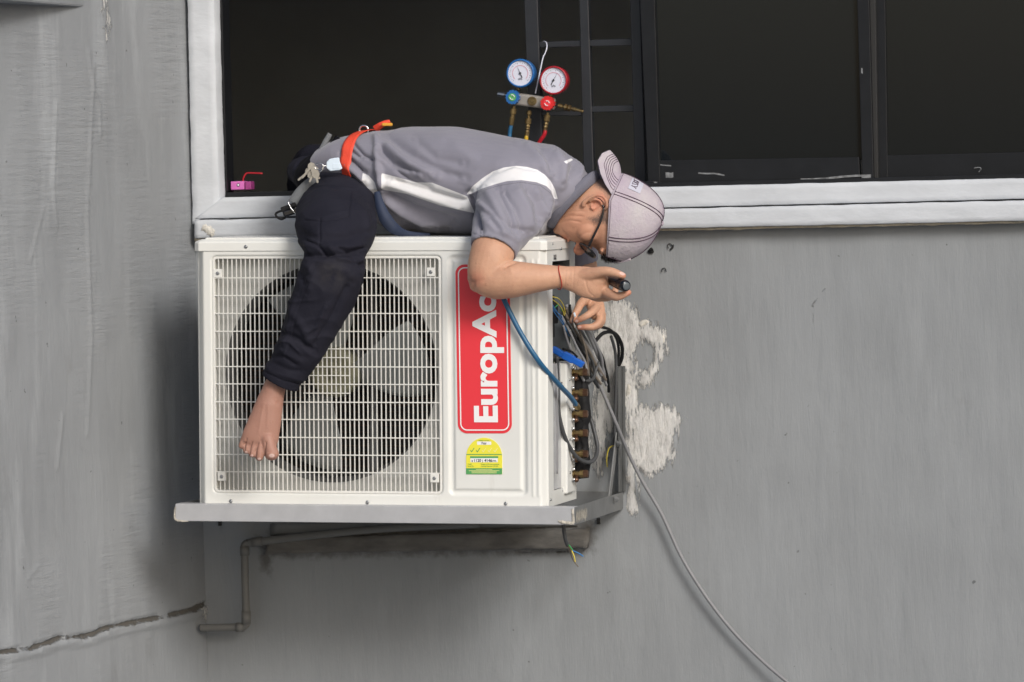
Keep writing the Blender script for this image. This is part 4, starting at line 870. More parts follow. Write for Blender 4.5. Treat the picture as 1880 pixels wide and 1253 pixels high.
# right arm
loft(body, [(960, 335, -.40, 30, .045), (944, 372, -.50, 28, .034), (923, 420, -.60, 32, .036), (905, 462, -.65, 40.5, .048), (897, 492, -.665, 39, .045), (893, 512, -.668, 35, .042)], 26, 6)
loft(body, [(890, 510, -.668, 33, .040), (912, 514, -.668, 36, .042), (945, 513, -.665, 34, .042), (985, 511, -.655, 26.5, .036), (1022, 509, -.64, 20.5, .028), (1045, 510, -.63, 20.5, .022)], 26, 6, .7)
chain(body, [(882, 516, -.662, 24), (876, 508, -.660, 19)])
loft(body, [(1038, 510, -.632, 20.5, .022), (1056, 513, -.630, 24.5, .021), (1075, 518, -.628, 29, .0205), (1094, 524, -.622, 28, .019), (1106, 530, -.612, 22, .016)], 26, 6, .6, .8)
chain(body, [(1066, 508, -.630, 14), (1086, 504, -.636, 12.5), (1106, 499, -.644, 9.6), (1124, 500, -.648, 8.4), (1144, 507, -.648, 6.2)])
loft(body, [(1070, 514, -.628, 24, .019), (1092, 514, -.628, 20, .016), (1108, 513, -.622, 12, .012)], 20, 4, .8, .8)                       # thumb
chain(body, [(1090, 526, -.605, 14), (1106, 534, -.61, 11), (1120, 541, -.63, 9.5), (1132, 545, -.640, 8.2), (1144, 542, -.640, 6.8), (1155, 537, -.635, 5.2)])   # index
chain(body, [(1084, 534, -.595, 12), (1100, 543, -.595, 10), (1114, 546, -.590, 8.5), (1126, 541, -.570, 7.4), (1130, 532, -.560, 6)])
chain(body, [(1078, 536, -.585, 11), (1094, 545, -.578, 9), (1106, 546, -.565, 7.8), (1112, 536, -.548, 6.6), (1106, 528, -.545, 5.4)])
chain(body, [(1070, 534, -.58, 10), (1084, 542, -.568, 8), (1094, 543, -.555, 6.8), (1098, 534, -.542, 5.8), (1092, 527, -.540, 4.8)])
# left arm and hand behind
loft(body, [(990, 365, -.16, 34, .05), (1030, 410, -.10, 34, .048), (1058, 462, -.085, 32, .045), (1070, 492, -.09, 28, .04), (1078, 520, -.15, 22, .032), (1084, 540, -.21, 19, .026), (1090, 552, -.25, 18, .018), (1096, 572, -.285, 16, .013), (1098, 584, -.295, 12, .011)], 22, 5)
chain(body, [(1082, 548, -.26, 10), (1068, 556, -.30, 8.5), (1060, 570, -.325, 7.4), (1053, 583, -.335, 6), (1049, 591, -.335, 4.8)])
chain(body, [(1094, 566, -.295, 9), (1086, 574, -.325, 7.6), (1074, 582, -.342, 6.6), (1058, 590, -.340, 5)])
chain(body, [(1099, 576, -.29, 9), (1101, 590, -.31, 7.8), (1090, 600, -.325, 7), (1076, 601, -.332, 6.2), (1063, 601.5, -.330, 5)])
chain(body, [(1101, 572, -.28, 8), (1106, 586, -.285, 7), (1100, 598, -.285, 6.4), (1086, 602, -.285, 5.6), (1076, 600, -.285, 4.8)])
chain(body, [(1100, 566, -.275, 7), (1107, 578, -.268, 6.2), (1104, 590, -.262, 5.6), (1094, 594, -.26, 4.8)])
# right leg core and foot, left leg core
loft(body, [(640, 330, -.22, 26, .05), (618, 375, -.46, 24, .025), (612, 460, -.67, 34, .04), (600, 520, -.70, 38, .045), (560, 610, -.69, 28, .04), (525, 680, -.672, 20, .03), (508, 703, -.668, 19.5, .029), (501, 722, -.668, 22, .031), (494, 745, -.672, 26, .033), (486, 775, -.680, 30.5, .029), (479, 800, -.688, 34, .023), (475, 816, -.692, 33, .017)], 26, 6, .5, .6)
chain(body, [(502, 722, -.640, 20), (502, 742, -.635, 18)])
for t_ in ([(491, 806, -.692, 15), (496, 823, -.700, 12.5), (499, 834, -.703, 13.8)], [(481, 808, -.694, 10), (477.5, 826, -.704, 7.2), (476, 840, -.706, 8)], [(471, 808, -.694, 10), (465.5, 823, -.703, 6.6), (463, 834.5, -.705, 7.2)], [(461, 805, -.693, 9), (455, 818, -.701, 6), (452.5, 828, -.702, 6.6)], [(453, 799, -.691, 9), (446.5, 811, -.698, 6.2), (444, 819, -.699, 6.6)]):
    chain(body, t_)
loft(body, [(640, 320, -.16, 34, .06), (600, 312, .06, 34, .05), (575, 312, .26, 34, .05), (565, 380, .34, 32, .05), (560, 520, .36, 26, .04), (560, 640, .36, 20, .03), (545, 665, .30, 18, .02)], 20, 5)
bm_ = remeshed(body, 'body', .0020, 9, .5)
folds(bm_, [([(1022, 402), (1045, 396), (1070, 398)], 2.0, -.0022), ([(1024, 410), (1046, 405), (1066, 408)], 1.8, -.0018), ([(1026, 396), (1050, 388), (1075, 388)], 2.0, -.0012), ([(924, 492), (936, 485), (950, 480)], 3.2, -.005), ([(930, 500), (945, 494)], 7, .002),
    ([(1036, 427), (1044, 436)], 1.6, -.002), ([(1030, 418), (1036, 438)], 1.5, -.0012), ([(1050, 448), (1060, 448)], 1.3, -.0012), ([(1084, 372), (1094, 375)], 3.6, -.0045), ([(1062, 436), (1074, 428), (1086, 426)], 2.5, -.0012), ([(1040, 414), (1056, 424)], 5, -.0012),
    ([(1039, 492), (1037, 526)], 1.4, -.0008), ([(1054, 490), (1052, 530)], 1.4, -.0007), ([(1074, 514), (1080, 536), (1092, 546)], 1.6, -.0009), ([(1108, 524), (1114, 538)], 2.2, -.0012), ([(1108, 510), (1116, 522), (1124, 531)], 2, .001),
    ([(488, 812), (486, 826), (486, 850)], 1.5, -.004), ([(474, 814), (470, 828), (469, 846)], 1.4, -.0035), ([(463, 812), (459, 824), (457, 838)], 1.3, -.0035), ([(453, 806), (450, 816), (448, 830)], 1.3, -.0035), ([(490, 830), (503, 830)], 1.4, -.0008), ([(506, 735), (514, 745)], 4, -.002), ([(493, 744), (491, 790)], 3, .0012), ([(484, 742), (474, 795)], 2.5, .001), ([(486, 706), (492, 716)], 5, .0015)])
v = verts(bm_); sp = scr(v); nn = norms(bm_); hd = (v-np.array(HO))@np.stack([np.array(HU), np.array(HF), np.array(HR)], 1)/HS
# short hair on the nape and temple; nails; warm tips
hairm = np.minimum(poly_sdf(sp, [(1084, 322), (1110, 318), (1124, 345), (1122, 366), (1108, 350), (1088, 338)]), poly_sdf(sp, [(1080, 401), (1096, 397), (1114, 382), (1118, 412), (1106, 410), (1092, 412)]))
hairm = np.where(hd[:, 2] > -60, hairm, 50); hairm[np.hypot(sp[:, 0]-1097, sp[:, 1]-395) > 90] = 50
nail = np.full(len(v), 9.)
for (cu_, cv_, a_n, b_n, an) in ((1142.5, 502.5, 5.5, 3.2, .3), (1059, 590, 3.2, 2.4, -.3), (1064.5, 600.5, 3.2, 2.6, 0), (1050, 589, 2.2, 3.6, .3), (499, 837, 5.5, 3.6, 0), (476, 843, 3.4, 2.4, 0), (462.5, 837, 3, 2.2, 0), (452, 830.5, 2.6, 2, 0)):
    dx, dy_ = sp[:, 0]-cu_, sp[:, 1]-cv_; c_, s_ = math.cos(an), math.sin(an); nail = np.minimum(nail, np.hypot((dx*c_+dy_*s_)/a_n, (-dx*s_+dy_*c_)/b_n)-1)
nail = np.where(nn@np.array(VIEW) < -.1, nail, 9)
red = np.zeros(len(v))
for cu_, cv_, r_ in ((1059, 460, 13), (1103, 366, 12), (1092, 380, 8), (1038, 440, 8), (1155, 538, 8), (1060, 592, 9), (872, 515, 18), (1146, 505, 7), (1066, 602, 8)): red += np.exp(-((sp[:, 0]-cu_)**2+(sp[:, 1]-cv_)**2)/r_**2)
red += .42*np.exp(-((sp[:, 0]-1070)**2+(sp[:, 1]-420)**2)/55**2)*(np.abs(hd[:, 2]) < 75)
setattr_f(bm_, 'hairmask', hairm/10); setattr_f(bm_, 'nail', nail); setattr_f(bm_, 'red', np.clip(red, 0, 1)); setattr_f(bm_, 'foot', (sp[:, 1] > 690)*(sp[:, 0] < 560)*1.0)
m = mat('skin', (.56, .30, .19), .52, sss=.10); k = NB(m); m.node_tree.nodes["Principled BSDF"].inputs["Specular IOR Level"].default_value = .4
nz = k.noise(k.pos(), 14, 6, .65)
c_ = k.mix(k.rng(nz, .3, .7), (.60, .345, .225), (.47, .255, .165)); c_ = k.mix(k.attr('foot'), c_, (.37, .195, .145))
c_ = k.mix(k.math('MULTIPLY', k.attr('red'), .55), c_, (.58, .20, .13))
c_ = k.mix(k.math('MULTIPLY', k.rng(k.noise(k.pos(), 110, 3, .6), .64, .74), .4), c_, (.30, .14, .08))
hm = k.math('ADD', k.attr('hairmask'), k.rng(k.noise(k.pos(), 260, 4, .7), .2, .8, -.5, .5)); c_ = k.mix(k.rng(hm, -.5, .45, .82, 0), c_, (.07, .055, .05))
c_ = k.mix(k.rng(k.attr('nail'), -.15, .1, .8, 0), c_, (.72, .52, .46)); k.color(c_)
k.normal(k.bump(k.noise(k.pos(), 360, 5, .7), .40, .0016, k.bump(k.noise(k.pos((1, 1, 1)), 60, 5, .65), .35, .003)))
bobj = link('body', own(bm_), m, man, True)

# --- shirt
sh = MB()
loft(sh, [(612, 300, -.20, 30, .10), (628, 304, -.21, 42, .135), (655, 304, -.235, 56, .155), (690, 315, -.25, 78, .165), (725, 326, -.26, 94, .175), (760, 331, -.27, 99, .18), (830, 333.5, -.29, 101, .19), (900, 341, -.305, 96, .20), (960, 349, -.315, 92, .205), (1000, 354, -.32, 88, .195), (1024, 361, -.32, 77, .160), (1040, 369, -.32, 65, .118), (1049, 377, -.32, 55, .092)], 44, 6, .25, .15)
loft(sh, [(985, 348, -.37, 60, .07), (962, 352, -.44, 66, .08), (943, 374, -.50, 70, .08), (926, 410, -.575, 58, .072), (913, 438, -.62, 46, .062), (905, 460, -.645, 43, .058)], 34, 6, .8, 0, .014)
chain(sh, [(1012, 318, -.40, 36), (980, 322, -.42, 38)])
loft(sh, [(1000, 360, -.20, 52, .07), (1030, 400, -.13, 50, .065), (1050, 440, -.10, 44, .06), (1062, 488, -.09, 40, .055)], 24, 5, .8, 0, .014)
sm_ = remeshed(sh, 'shirt', .0034, 10, .5)
folds(sm_, [([(700, 243), (740, 275), (790, 305), (850, 330)], 10, -.005), ([(705, 262), (750, 300), (800, 322)], 8, .006), ([(693, 270), (720, 300), (760, 318)], 7, -.006), ([(695, 290), (725, 310), (780, 326)], 5, .004),
    ([(700, 352), (760, 385), (830, 408)], 9, -.007), ([(702, 365), (740, 395), (800, 420)], 8, .006), ([(700, 335), (760, 355), (850, 385)], 6, .004), ([(720, 330), (790, 352), (860, 372)], 5, -.004), ([(705, 380), (735, 412), (770, 425)], 6, -.006),
    ([(628, 282), (650, 300), (668, 318)], 5, -.008), ([(640, 272), (662, 290)], 4, -.006), ([(632, 300), (655, 318), (672, 335)], 5, .006), ([(626, 312), (650, 326)], 4, -.006), ([(690, 245), (694, 300), (702, 350)], 6, .007),
    ([(958, 262), (990, 285), (1008, 318)], 10, .005), ([(985, 268), (1005, 290), (1018, 320)], 7, -.006), ([(1015, 275), (1035, 300), (1030, 340)], 7, .006), ([(1035, 280), (1055, 300), (1045, 330)], 5, -.006), ([(1052, 290), (1068, 305), (1062, 330)], 5, .005),
    ([(860, 358), (872, 390), (882, 425)], 6, -.009), ([(858, 357), (895, 322), (945, 303), (990, 312), (1015, 335), (1020, 370)], 4, -.0035), ([(893, 345), (912, 385), (930, 425)], 8, .005), ([(912, 345), (935, 390), (948, 430)], 6, -.005), ([(945, 342), (968, 385), (975, 425)], 9, .006), ([(965, 342), (988, 370), (990, 405)], 7, -.007), ([(900, 390), (925, 412), (968, 425)], 5, -.003), ([(885, 400), (910, 425), (950, 440)], 5, .003),
    ([(1010, 370), (1000, 400), (985, 425)], 6, .005), ([(868, 430), (905, 440), (945, 465)], 2, -.0018), ([(820, 260), (880, 300), (930, 305)], 14, .003), ([(760, 255), (800, 290), (850, 300)], 8, -.003), ([(880, 375), (905, 395), (925, 430)], 4, .004), ([(925, 350), (948, 385), (962, 430)], 4, -.004), ([(985, 350), (996, 375), (1000, 395)], 4, .004), ([(648, 262), (668, 285), (690, 296)], 3, -.005), ([(712, 300), (750, 330), (790, 345)], 4, -.004), ([(716, 390), (760, 412), (830, 425)], 4, -.005)], 2.0)
v = verts(sm_); nn = norms(sm_)
hh = np.array([noise.noise(Vector(p*5))*.003+noise.noise(Vector((p[0]*9, p[1]*16, p[2]*16+4)))*.0018 for p in v]); v += nn*hh[:, None]
def ridge(a): return (1-min(1, abs(a)*3.2))**2
spx = scr(v); low = np.clip((spx[:, 1]-255)/90, .15, 1)*np.clip((1000-spx[:, 0])/250+.3, .3, 1)
rg = np.array([ridge(noise.noise(Vector((q_[0]*5+q_[2]*9, q_[1]*6, q_[2]*13-q_[0]*5)))) for q_ in v])
v += nn*(rg*low*.0036)[:, None]; sm_.vertices.foreach_set('co', v.ravel()); sm_.update()
sp = scr(v)
body_str = [(700, 318), (764, 335), (794, 336), (858, 361), (872, 392), (840, 385), (809, 378), (745, 356), (700, 348)]
left_str = [(666, 318), (676, 322), (688, 335), (694, 356), (686, 356), (674, 345), (664, 332)]
slv_str = [(857, 357), (868, 342), (885, 328), (905, 315), (925, 308), (948, 305), (968, 307), (986, 312), (1000, 321), (1011, 333), (1019, 348), (1024, 366), (1017, 365), (1012, 351), (1003, 342), (985, 335), (957, 331), (930, 333), (908, 339), (884, 347), (861, 358)]
str_ = np.minimum.reduce([poly_sdf(sp, q_) for q_ in (body_str, left_str, slv_str, [(1035, 297), (1049, 291), (1052, 294), (1040, 301)])])
str_ = np.where(nn@np.array(VIEW) < .25, str_, 40)
arm = -poly_sdf(sp, slv_str[:7]+[(1020, 360), (960, 500), (830, 460), (857, 357)])
setattr_f(sm_, 'stripe', str_*PXM); setattr_f(sm_, 'seam', line_dist(sp, [(861, 361), (884, 351), (916, 341), (957, 335), (992, 341), (1012, 356), (1017, 368), (1008, 395), (990, 425)])*PXM)
setattr_f(sm_, 'hem', line_dist(sp, [(872, 434), (905, 441), (930, 454), (950, 468)])*PXM)
m = mat('grey_polo_cloth', (.19, .185, .225), .85); k = NB(m)
nz = k.noise(k.pos(), 5, 5); c_ = k.mix(k.rng(nz, .3, .7), (.255, .248, .298), (.212, .207, .25))
c_ = k.mix(k.rng(k.attr('stripe'), -.0006, .0006, 1, 0), c_, k.mix(k.rng(nz, .3, .7), (.80, .80, .83), (.70, .69, .68)))
c_ = k.mix(k.rng(k.attr('seam'), .0006, .0014, .6, 0), c_, (.10, .095, .12)); c_ = k.mix(k.rng(k.attr('hem'), .0005, .0011, .5, 0), c_, (.11, .105, .13))
k.color(c_); k.b.inputs["Sheen Weight"].default_value = .25; k.b.inputs["Sheen Roughness"].default_value = .5
wv = k.noise(k.pos((1, 1, 1)), 520, 2); k.normal(k.bump(wv, .25, .001, k.bump(k.noise(k.pos((1, 1.5, 1.5)), 22, 5, .55), .3, .006)))
shirt = link('shirt', own(sm_), m, man, True)
# collar: a folded band round the neck
cb = MB(); cc0 = P(1055, 372, -.32); e1 = (P(1093, 322, -.32)-P(1010, 415, -.32))/2; e2 = Vector((0, -.094, 0)); tn = rv*1.0-uv*.9; tn.normalize(); vs = []; n = 60; prof = [(-.016, 1.02, .0), (-.012, 1.10, 0), (.002, 1.04, 0), (.010, .97, 0), (.011, .93, 0), (.004, .93, 0), (-.012, .96, 0)]
for k_ in range(n):
    th = 2*math.pi*k_/n; wob = 1+.03*math.sin(3*th+1)
    for (ax_, sc_, _) in prof: vs.append(cc0+(e1*math.cos(th)+e2*math.sin(th))*sc_*wob+tn*(ax_*1.1+.0))
K = len(prof); cb.add(vs, [(i*K+j, i*K+(j+1) % K, ((i+1) % n)*K+(j+1) % K, ((i+1) % n)*K+j) for i in range(n) for j in range(K)])
cm_ = mat('grey_rib_collar', (.165, .165, .205), .9, bump=.5, bscale=300, var=.12, vscale=20)
co_ = cb.mesh('collar', True); own(co_); link('collar', co_, cm_, shirt if False else man, True)

# --- trousers
tr = MB()
loft(tr, [(566, 318, -.14, 30, .08), (590, 322, -.16, 40, .12), (625, 326, -.19, 44, .125), (660, 336, -.22, 40, .13)], 36, 5, .9, .6)
tr.ell(P(616, 378, -.36), rv*71*PXM, VIEW*.11, uv*60*PXM, 32, 20)
loft(tr, [(614, 345, -.28, 54, .055), (617, 380, -.46, 73, .068), (617, 420, -.60, 76, .085), (616, 452, -.675, 61, .075), (613, 468, -.690, 56, .072), (612, 492, -.702, 59.5, .070), (600, 530, -.705, 60, .068), (578, 580, -.70, 53, .062), (556, 630, -.69, 44, .055), (535, 668, -.680, 39, .048), (523, 686, -.676, 37, .046), (515, 702, -.672, 37, .045)], 40, 6, .6, 0, .016)
loft(tr, [(640, 322, -.14, 46, .08), (600, 316, .05, 46, .07), (575, 312, .26, 46, .065), (565, 380, .34, 42, .06), (560, 520, .36, 36, .05), (560, 600, .36, 30, .045)], 26, 5, .6, 0, .014)
tm_ = remeshed(tr, 'trousers', .0032, 6, .5)
folds(tm_, [([(548, 428), (590, 442), (640, 436), (690, 418)], 8, -.004), ([(552, 448), (600, 456), (668, 452)], 7, .003), ([(556, 468), (600, 470), (664, 463)], 5, -.006), ([(600, 450), (625, 475), (668, 482)], 5, .004), ([(645, 470), (660, 484), (671, 490)], 5, -.007),
    ([(560, 480), (575, 505), (565, 540)], 8, .004), ([(600, 490), (640, 498), (650, 520)], 10, .004), ([(545, 500), (560, 520)], 6, -.004), ([(530, 560), (560, 610), (570, 640)], 7, .003), ([(515, 610), (548, 625), (578, 648)], 6, -.004), ([(508, 640), (535, 655), (560, 668)], 6, .002), ([(498, 665), (530, 680), (556, 682)], 4, -.0015),
    ([(560, 350), (600, 345), (650, 350)], 2, -.0015), ([(645, 350), (640, 400)], 1.6, -.0015), ([(640, 400), (600, 408), (560, 405)], 1.6, -.0015), ([(588, 400), (585, 450)], 1.6, -.0015), ([(660, 350), (685, 380), (690, 415)], 8, -.005), ([(650, 370), (675, 400), (680, 430)], 7, .004), ([(488, 684), (520, 700), (550, 706)], 1.5, -.0014), ([(575, 480), (545, 570), (520, 660)], 1.3, .001), ([(570, 300), (600, 330), (650, 335)], 7, .004), ([(545, 545), (530, 600), (520, 640)], 5, .004), ([(640, 520), (610, 580), (575, 640)], 6, -.004), ([(556, 440), (585, 452), (600, 470)], 3, -.005), ([(672, 455), (640, 462), (620, 456)], 3, -.005), ([(505, 625), (530, 628), (552, 650)], 3, .002), ([(495, 655), (520, 655), (545, 672)], 3, -.002), ([(600, 560), (580, 600), (560, 612)], 4, .003)], 1.7)
v = verts(tm_); nn = norms(tm_); v += nn*np.array([(1-min(1, abs(noise.noise(Vector((q_[0]*7-q_[2]*5, q_[1]*6, q_[2]*15+q_[0]*4))))*3.4))**2*.0028 for q_ in v])[:, None]; hh = np.array([noise.noise(Vector(p*7))*.003+noise.noise(Vector((p[0]*14,p[1]*14,p[2]*30)))*.0022 for p in v]); v += nn*hh[:, None]; tm_.vertices.foreach_set('co', v.ravel()); tm_.update(); sp = scr(v)
wear = np.exp(-((sp[:, 0]-612)/26)**2-((sp[:, 1]-505)/26)**2)
setattr_f(tm_, 'wear', wear); setattr_f(tm_, 'stitch', np.minimum.reduce([line_dist(sp, l_) for l_ in ([(645, 350), (641, 398), (600, 407), (562, 404)], [(590, 405), (587, 450), (583, 480), (548, 570), (530, 650)], [(484, 680), (520, 697), (551, 703)], [(560, 345), (600, 340), (655, 345)])])*PXM)
m = mat('navy_trouser_cloth', (.022, .024, .036), .85); k = NB(m)
c_ = k.mix(k.rng(k.noise(k.pos(), 7, 6), .3, .7), (.021, .021, .031), (.013, .013, .021)); c_ = k.mix(k.math('MULTIPLY', k.attr('wear'), k.rng(k.noise(k.pos(), 30, 5), .35, .7)), c_, (.045, .042, .043))
c_ = k.mix(k.rng(k.attr('stitch'), .0004, .0011, .6, 0), c_, (.006, .006, .01)); c_ = k.mix(k.rng(k.noise(k.pos(), 90, 2), .80, .83), c_, (.2, .2, .2)); k.color(c_)
k.b.inputs['Specular IOR Level'].default_value = .15
k.normal(k.bump(k.noise(k.pos(), 380, 3), .35, .0015, k.bump(k.noise(k.pos(), 26, 5, .6), .4, .006)))
link('trousers', own(tm_), m, man, True)

# --- waist belt: orange webbing worn round the shirt, found by casting onto the cloth
from mathutils.bvhtree import BVHTree
bv = BVHTree.FromPolygons([Vector(p) for p in verts(sm_)+np.array(man.location)], [tuple(p.vertices) for p in sm_.polygons])
def strap(name, m, t0, t1, half, off=.0025, n=60, parent=man, org=(689, 300, -.24), tw=0.0):
    o0 = P(*org); vs = []
    for i in range(n+1):
        th = math.radians(t0+(t1-t0)*i/n); up_ = Vector((0, 0, 1)); tc = Vector((-.21, -1, 0)); base = (up_*math.cos(th)+tc*math.sin(th)+Vector((-.03, 0, 0))*math.cos(th)).normalized()
        hw = half*(1-.30*max(0, -math.cos(th))); row = []
        for s in (-1, -.5, 0, .5, 1):
            oo = o0+Vector((s*hw, 0, 0)); hit = bv.ray_cast(oo+base*.6, -base); p = hit[0] if hit[0] else oo+base*.15
            row.append((p, base))
        rad = max((p-o0).length for p, _ in row)
        for (p, b_) in row: vs.append(p+b_*off)
        for (p, b_) in row: vs.append(p+b_*(off-.0022))
    K = 10; fs = []
    for i in range(n):
        for j in range(4): fs += [(i*K+j, i*K+j+1, (i+1)*K+j+1, (i+1)*K+j), (i*K+5+j, (i+1)*K+5+j, (i+1)*K+6+j, i*K+6+j)]
        fs += [(i*K, (i+1)*K, (i+1)*K+5, i*K+5), (i*K+4, i*K+9, (i+1)*K+9, (i+1)*K+4)]
    me = MB().add(vs, fs).mesh(name, True); sv_ = verts(me)
    o = link(name, own(me), m, parent, True); s = o.modifiers.new('s', 'SMOOTH'); s.iterations = 4; return o
strap('waist_belt', 'band', -60, 158, .0185, .008)
def ribbon(name, m, pts, half, root, thick=.002, seg_=8, parent=None):
    """flat webbing: (u,v,y) path, half-width in px"""
    c, hs = crom([P(*p) for p in pts], half, seg_); vs = []
    for i, p in enumerate(c):
        t = (c[min(i+1, len(c)-1)]-c[max(i-1, 0)]).normalized(); s = t.cross(VIEW).normalized(); d = s.cross(t)
        vs += [p+s*hs[i]*PXM-root, p-s*hs[i]*PXM-root, p-s*hs[i]*PXM+VIEW*thick-root, p+s*hs[i]*PXM+VIEW*thick-root]
    N = len(c); fs = [(4*i+j, 4*i+(j+1) % 4, 4*i+4+(j+1) % 4, 4*i+4+j) for i in range(N-1) for j in range(4)]+[(0, 1, 2, 3), (4*N-1, 4*N-2, 4*N-3, 4*N-4)]
    return MB().add(vs, fs).build(name, m, parent, True)
ml = Vector(man.location)
ribbon('belt_tail', 'navyweb', [(692, 352, -.452), (698, 378, -.462), (708, 402, -.46), (724, 420, -.45), (748, 430, -.42), (790, 433, -.38)], [5, 9, 12, 11, 6, 4], ml, parent=man)
ribbon('belt_end', 'band', [(688, 238, -.27), (698, 231, -.28), (708, 226, -.28), (716, 223, -.28)], [7, 6, 5, 3], ml, parent=man)
bk = MB().obox(P(711, 229, -.285)-ml, rv*10*PXM, VIEW*.006, uv*3*PXM); bev(bk.build('belt_buckle', 'amber', man), .002)
MB().tube([P(668+8*math.cos(a), 239+8*math.sin(a), -.30)-ml for a in [i*math.pi/5 for i in range(11)]], .0028, 8, 2).build('belt_ring', 'chrome', man, True)
# --- red cord on the wrist
wb = MB(); o0 = P(1027, 510, -.638); tw_ = (P(1045, 510, -.63)-P(1010, 510, -.645)).normalized(); s1 = tw_.cross(VIEW).normalized(); s2 = s1.cross(tw_)
wb.tube([o0+s1*math.cos(a)*21.8*PXM+s2*math.sin(a)*.0305+tw_*.004*math.sin(2*a) for a in [2*math.pi*i/32 for i in range(33)]], .0013, 8, 1); link('wrist_cord', own(wb.mesh('wrist_cord', True)), 'redstring', man, True)

# --- cap worn backwards
cap = MB()
def cp(t, phi, grow=0.0):          # t: 0 rim .. 1 crown ; phi: 0 forehead, pi nape
    th = t*math.pi/2; fc = -6+(-26+6)*t**1.3; a, w_ = 81+grow, 60+grow
    cc_, ss_ = math.cos(phi), math.sin(phi); ct = math.cos(th)**.80 if t < 1 else 0
    f_ = fc+a*ct*cc_; fr = -6+a*cc_; hb = 19.6+.309*fr if fr > -31 else 10+(-31-fr)*.09; top = 115+grow
    return hp(hb*(1-math.sin(th)**1.15)+top*math.sin(th)**1.15, f_, w_*ct*ss_)
nphi, ntt = 96, 26; vs = []
for layer in (0, -2.2):
    for i in range(ntt+1):
        for k in range(nphi):
            ph = 2*math.pi*k/nphi; gro = layer+.55*noise.noise(Vector((i*.3, math.cos(ph)*3, math.sin(ph)*3)))
            vs.append(cp(min(i/ntt, .9985), ph, gro))
LN = (ntt+1)*nphi; fs = []
for i in range(ntt):
    for k in range(nphi):
        k2 = (k+1) % nphi; ph = 360*k/nphi; ph = ph-360 if ph > 180 else ph
        if i < 7 and abs(ph) < 25*math.sqrt(max(0, 1-(i/7)**2)): continue
        fs += [(i*nphi+k, i*nphi+k2, (i+1)*nphi+k2, (i+1)*nphi+k), (LN+i*nphi+k, LN+(i+1)*nphi+k, LN+(i+1)*nphi+k2, LN+i*nphi+k2)]
fs += [(k, LN+k, LN+(k+1) % nphi, (k+1) % nphi) for k in range(nphi)]
cap.add(vs, fs); fc_ = tuple(ntt*nphi+k for k in range(nphi)); cap.f.append(fc_)
cpo = link('cap', own(cap.mesh('cap', False)), 'cap', man, True)
st = MB()
for ph0 in (60, 120, -60, -120, 0, 180):
    for off in (-2.6, 2.6):
        pts = []
        for i in range(1 if ph0 else 8, 33):
            t = i/33; ph = math.radians(ph0)+off/70/max(math.cos(t*math.pi/2), .12)*(1 if abs(ph0) != 180 else 1); pts.append(cp(t, ph, .7)-ml)
        st.tube(pts, .0012, 5, 1)
st.tube([cp(.035, 2*math.pi*i/80, .7)-ml for i in range(5, 76)], .0006, 5, 1)
st.tube([cp(0.0+.285*math.sqrt(max(0, 1-((i-20)/20)**2)), math.radians(27*(i-20)/20), .7)-ml for i in range(41)], .0009, 5, 1)
st.build('stitching', 'thread', cpo, True)
MB().ell(cp(.9985, 0, 1)-ml, HU*3.2*HS, HF*5*HS, HR*5*HS).build('button', 'cap', cpo, True)
ribbon('strap', 'cap', [(1118, 477, -.32), (1135, 481, -.32), (1158, 476, -.32)], [2.5, 2.5, 2.5], ml, parent=cpo)
# brim: curved sheet off the nape side
bm2 = MB(); ns, ntb = 40, 14
BS, BH, BF = [0, .25, .5, .75, .9, 1], [-33, -44, -46, -33, -17, 0], [-33, -25, -17, -11, -5, 0]
def brim(s, t, lift=0.0):
    ph = math.pi+s*math.radians(62); base = cp(0.0, ph, -1.0); a = abs(s)
    dh, df = np.interp(a, BS, BH), np.interp(a, BS, BF); tt = t
    return base+(HU*(dh*t+lift+4*math.sin(math.pi*t)*(1-a))+HF*(df*t-3*math.sin(math.pi*t)*(1-a))+HR*(-s*6*t*(1-a)*4*.3))*HS
for l_ in (0, -2.0):
    for i in range(ntb+1):
        for j in range(ns+1): bm2.v.append(tuple(brim(-1+2*j/ns, i/ntb, l_)))
K = ns+1; LN2 = (ntb+1)*K
for i in range(ntb):
    for j in range(ns): a = i*K+j; bm2.f += [(a, a+1, a+K+1, a+K), (LN2+a, LN2+a+K, LN2+a+K+1, LN2+a+1)]
for j in range(ns): a = ntb*K+j; bm2.f += [(a, a+1, LN2+a+1, LN2+a)]
br_ = link('brim', own(bm2.mesh('brim', True)), 'cap', cpo, True)
st = MB()
for t_ in (.52, .60, .68, .76, .84):
    st.tube([brim((t_+.06)*math.copysign(abs(math.cos(a_))**.8, math.cos(a_)), t_*abs(math.sin(a_))**.45, .9)-ml for a_ in [math.pi*j/60 for j in range(61)]], .0008, 5, 1)
st.build('brim_stitching', 'thread', br_, True)
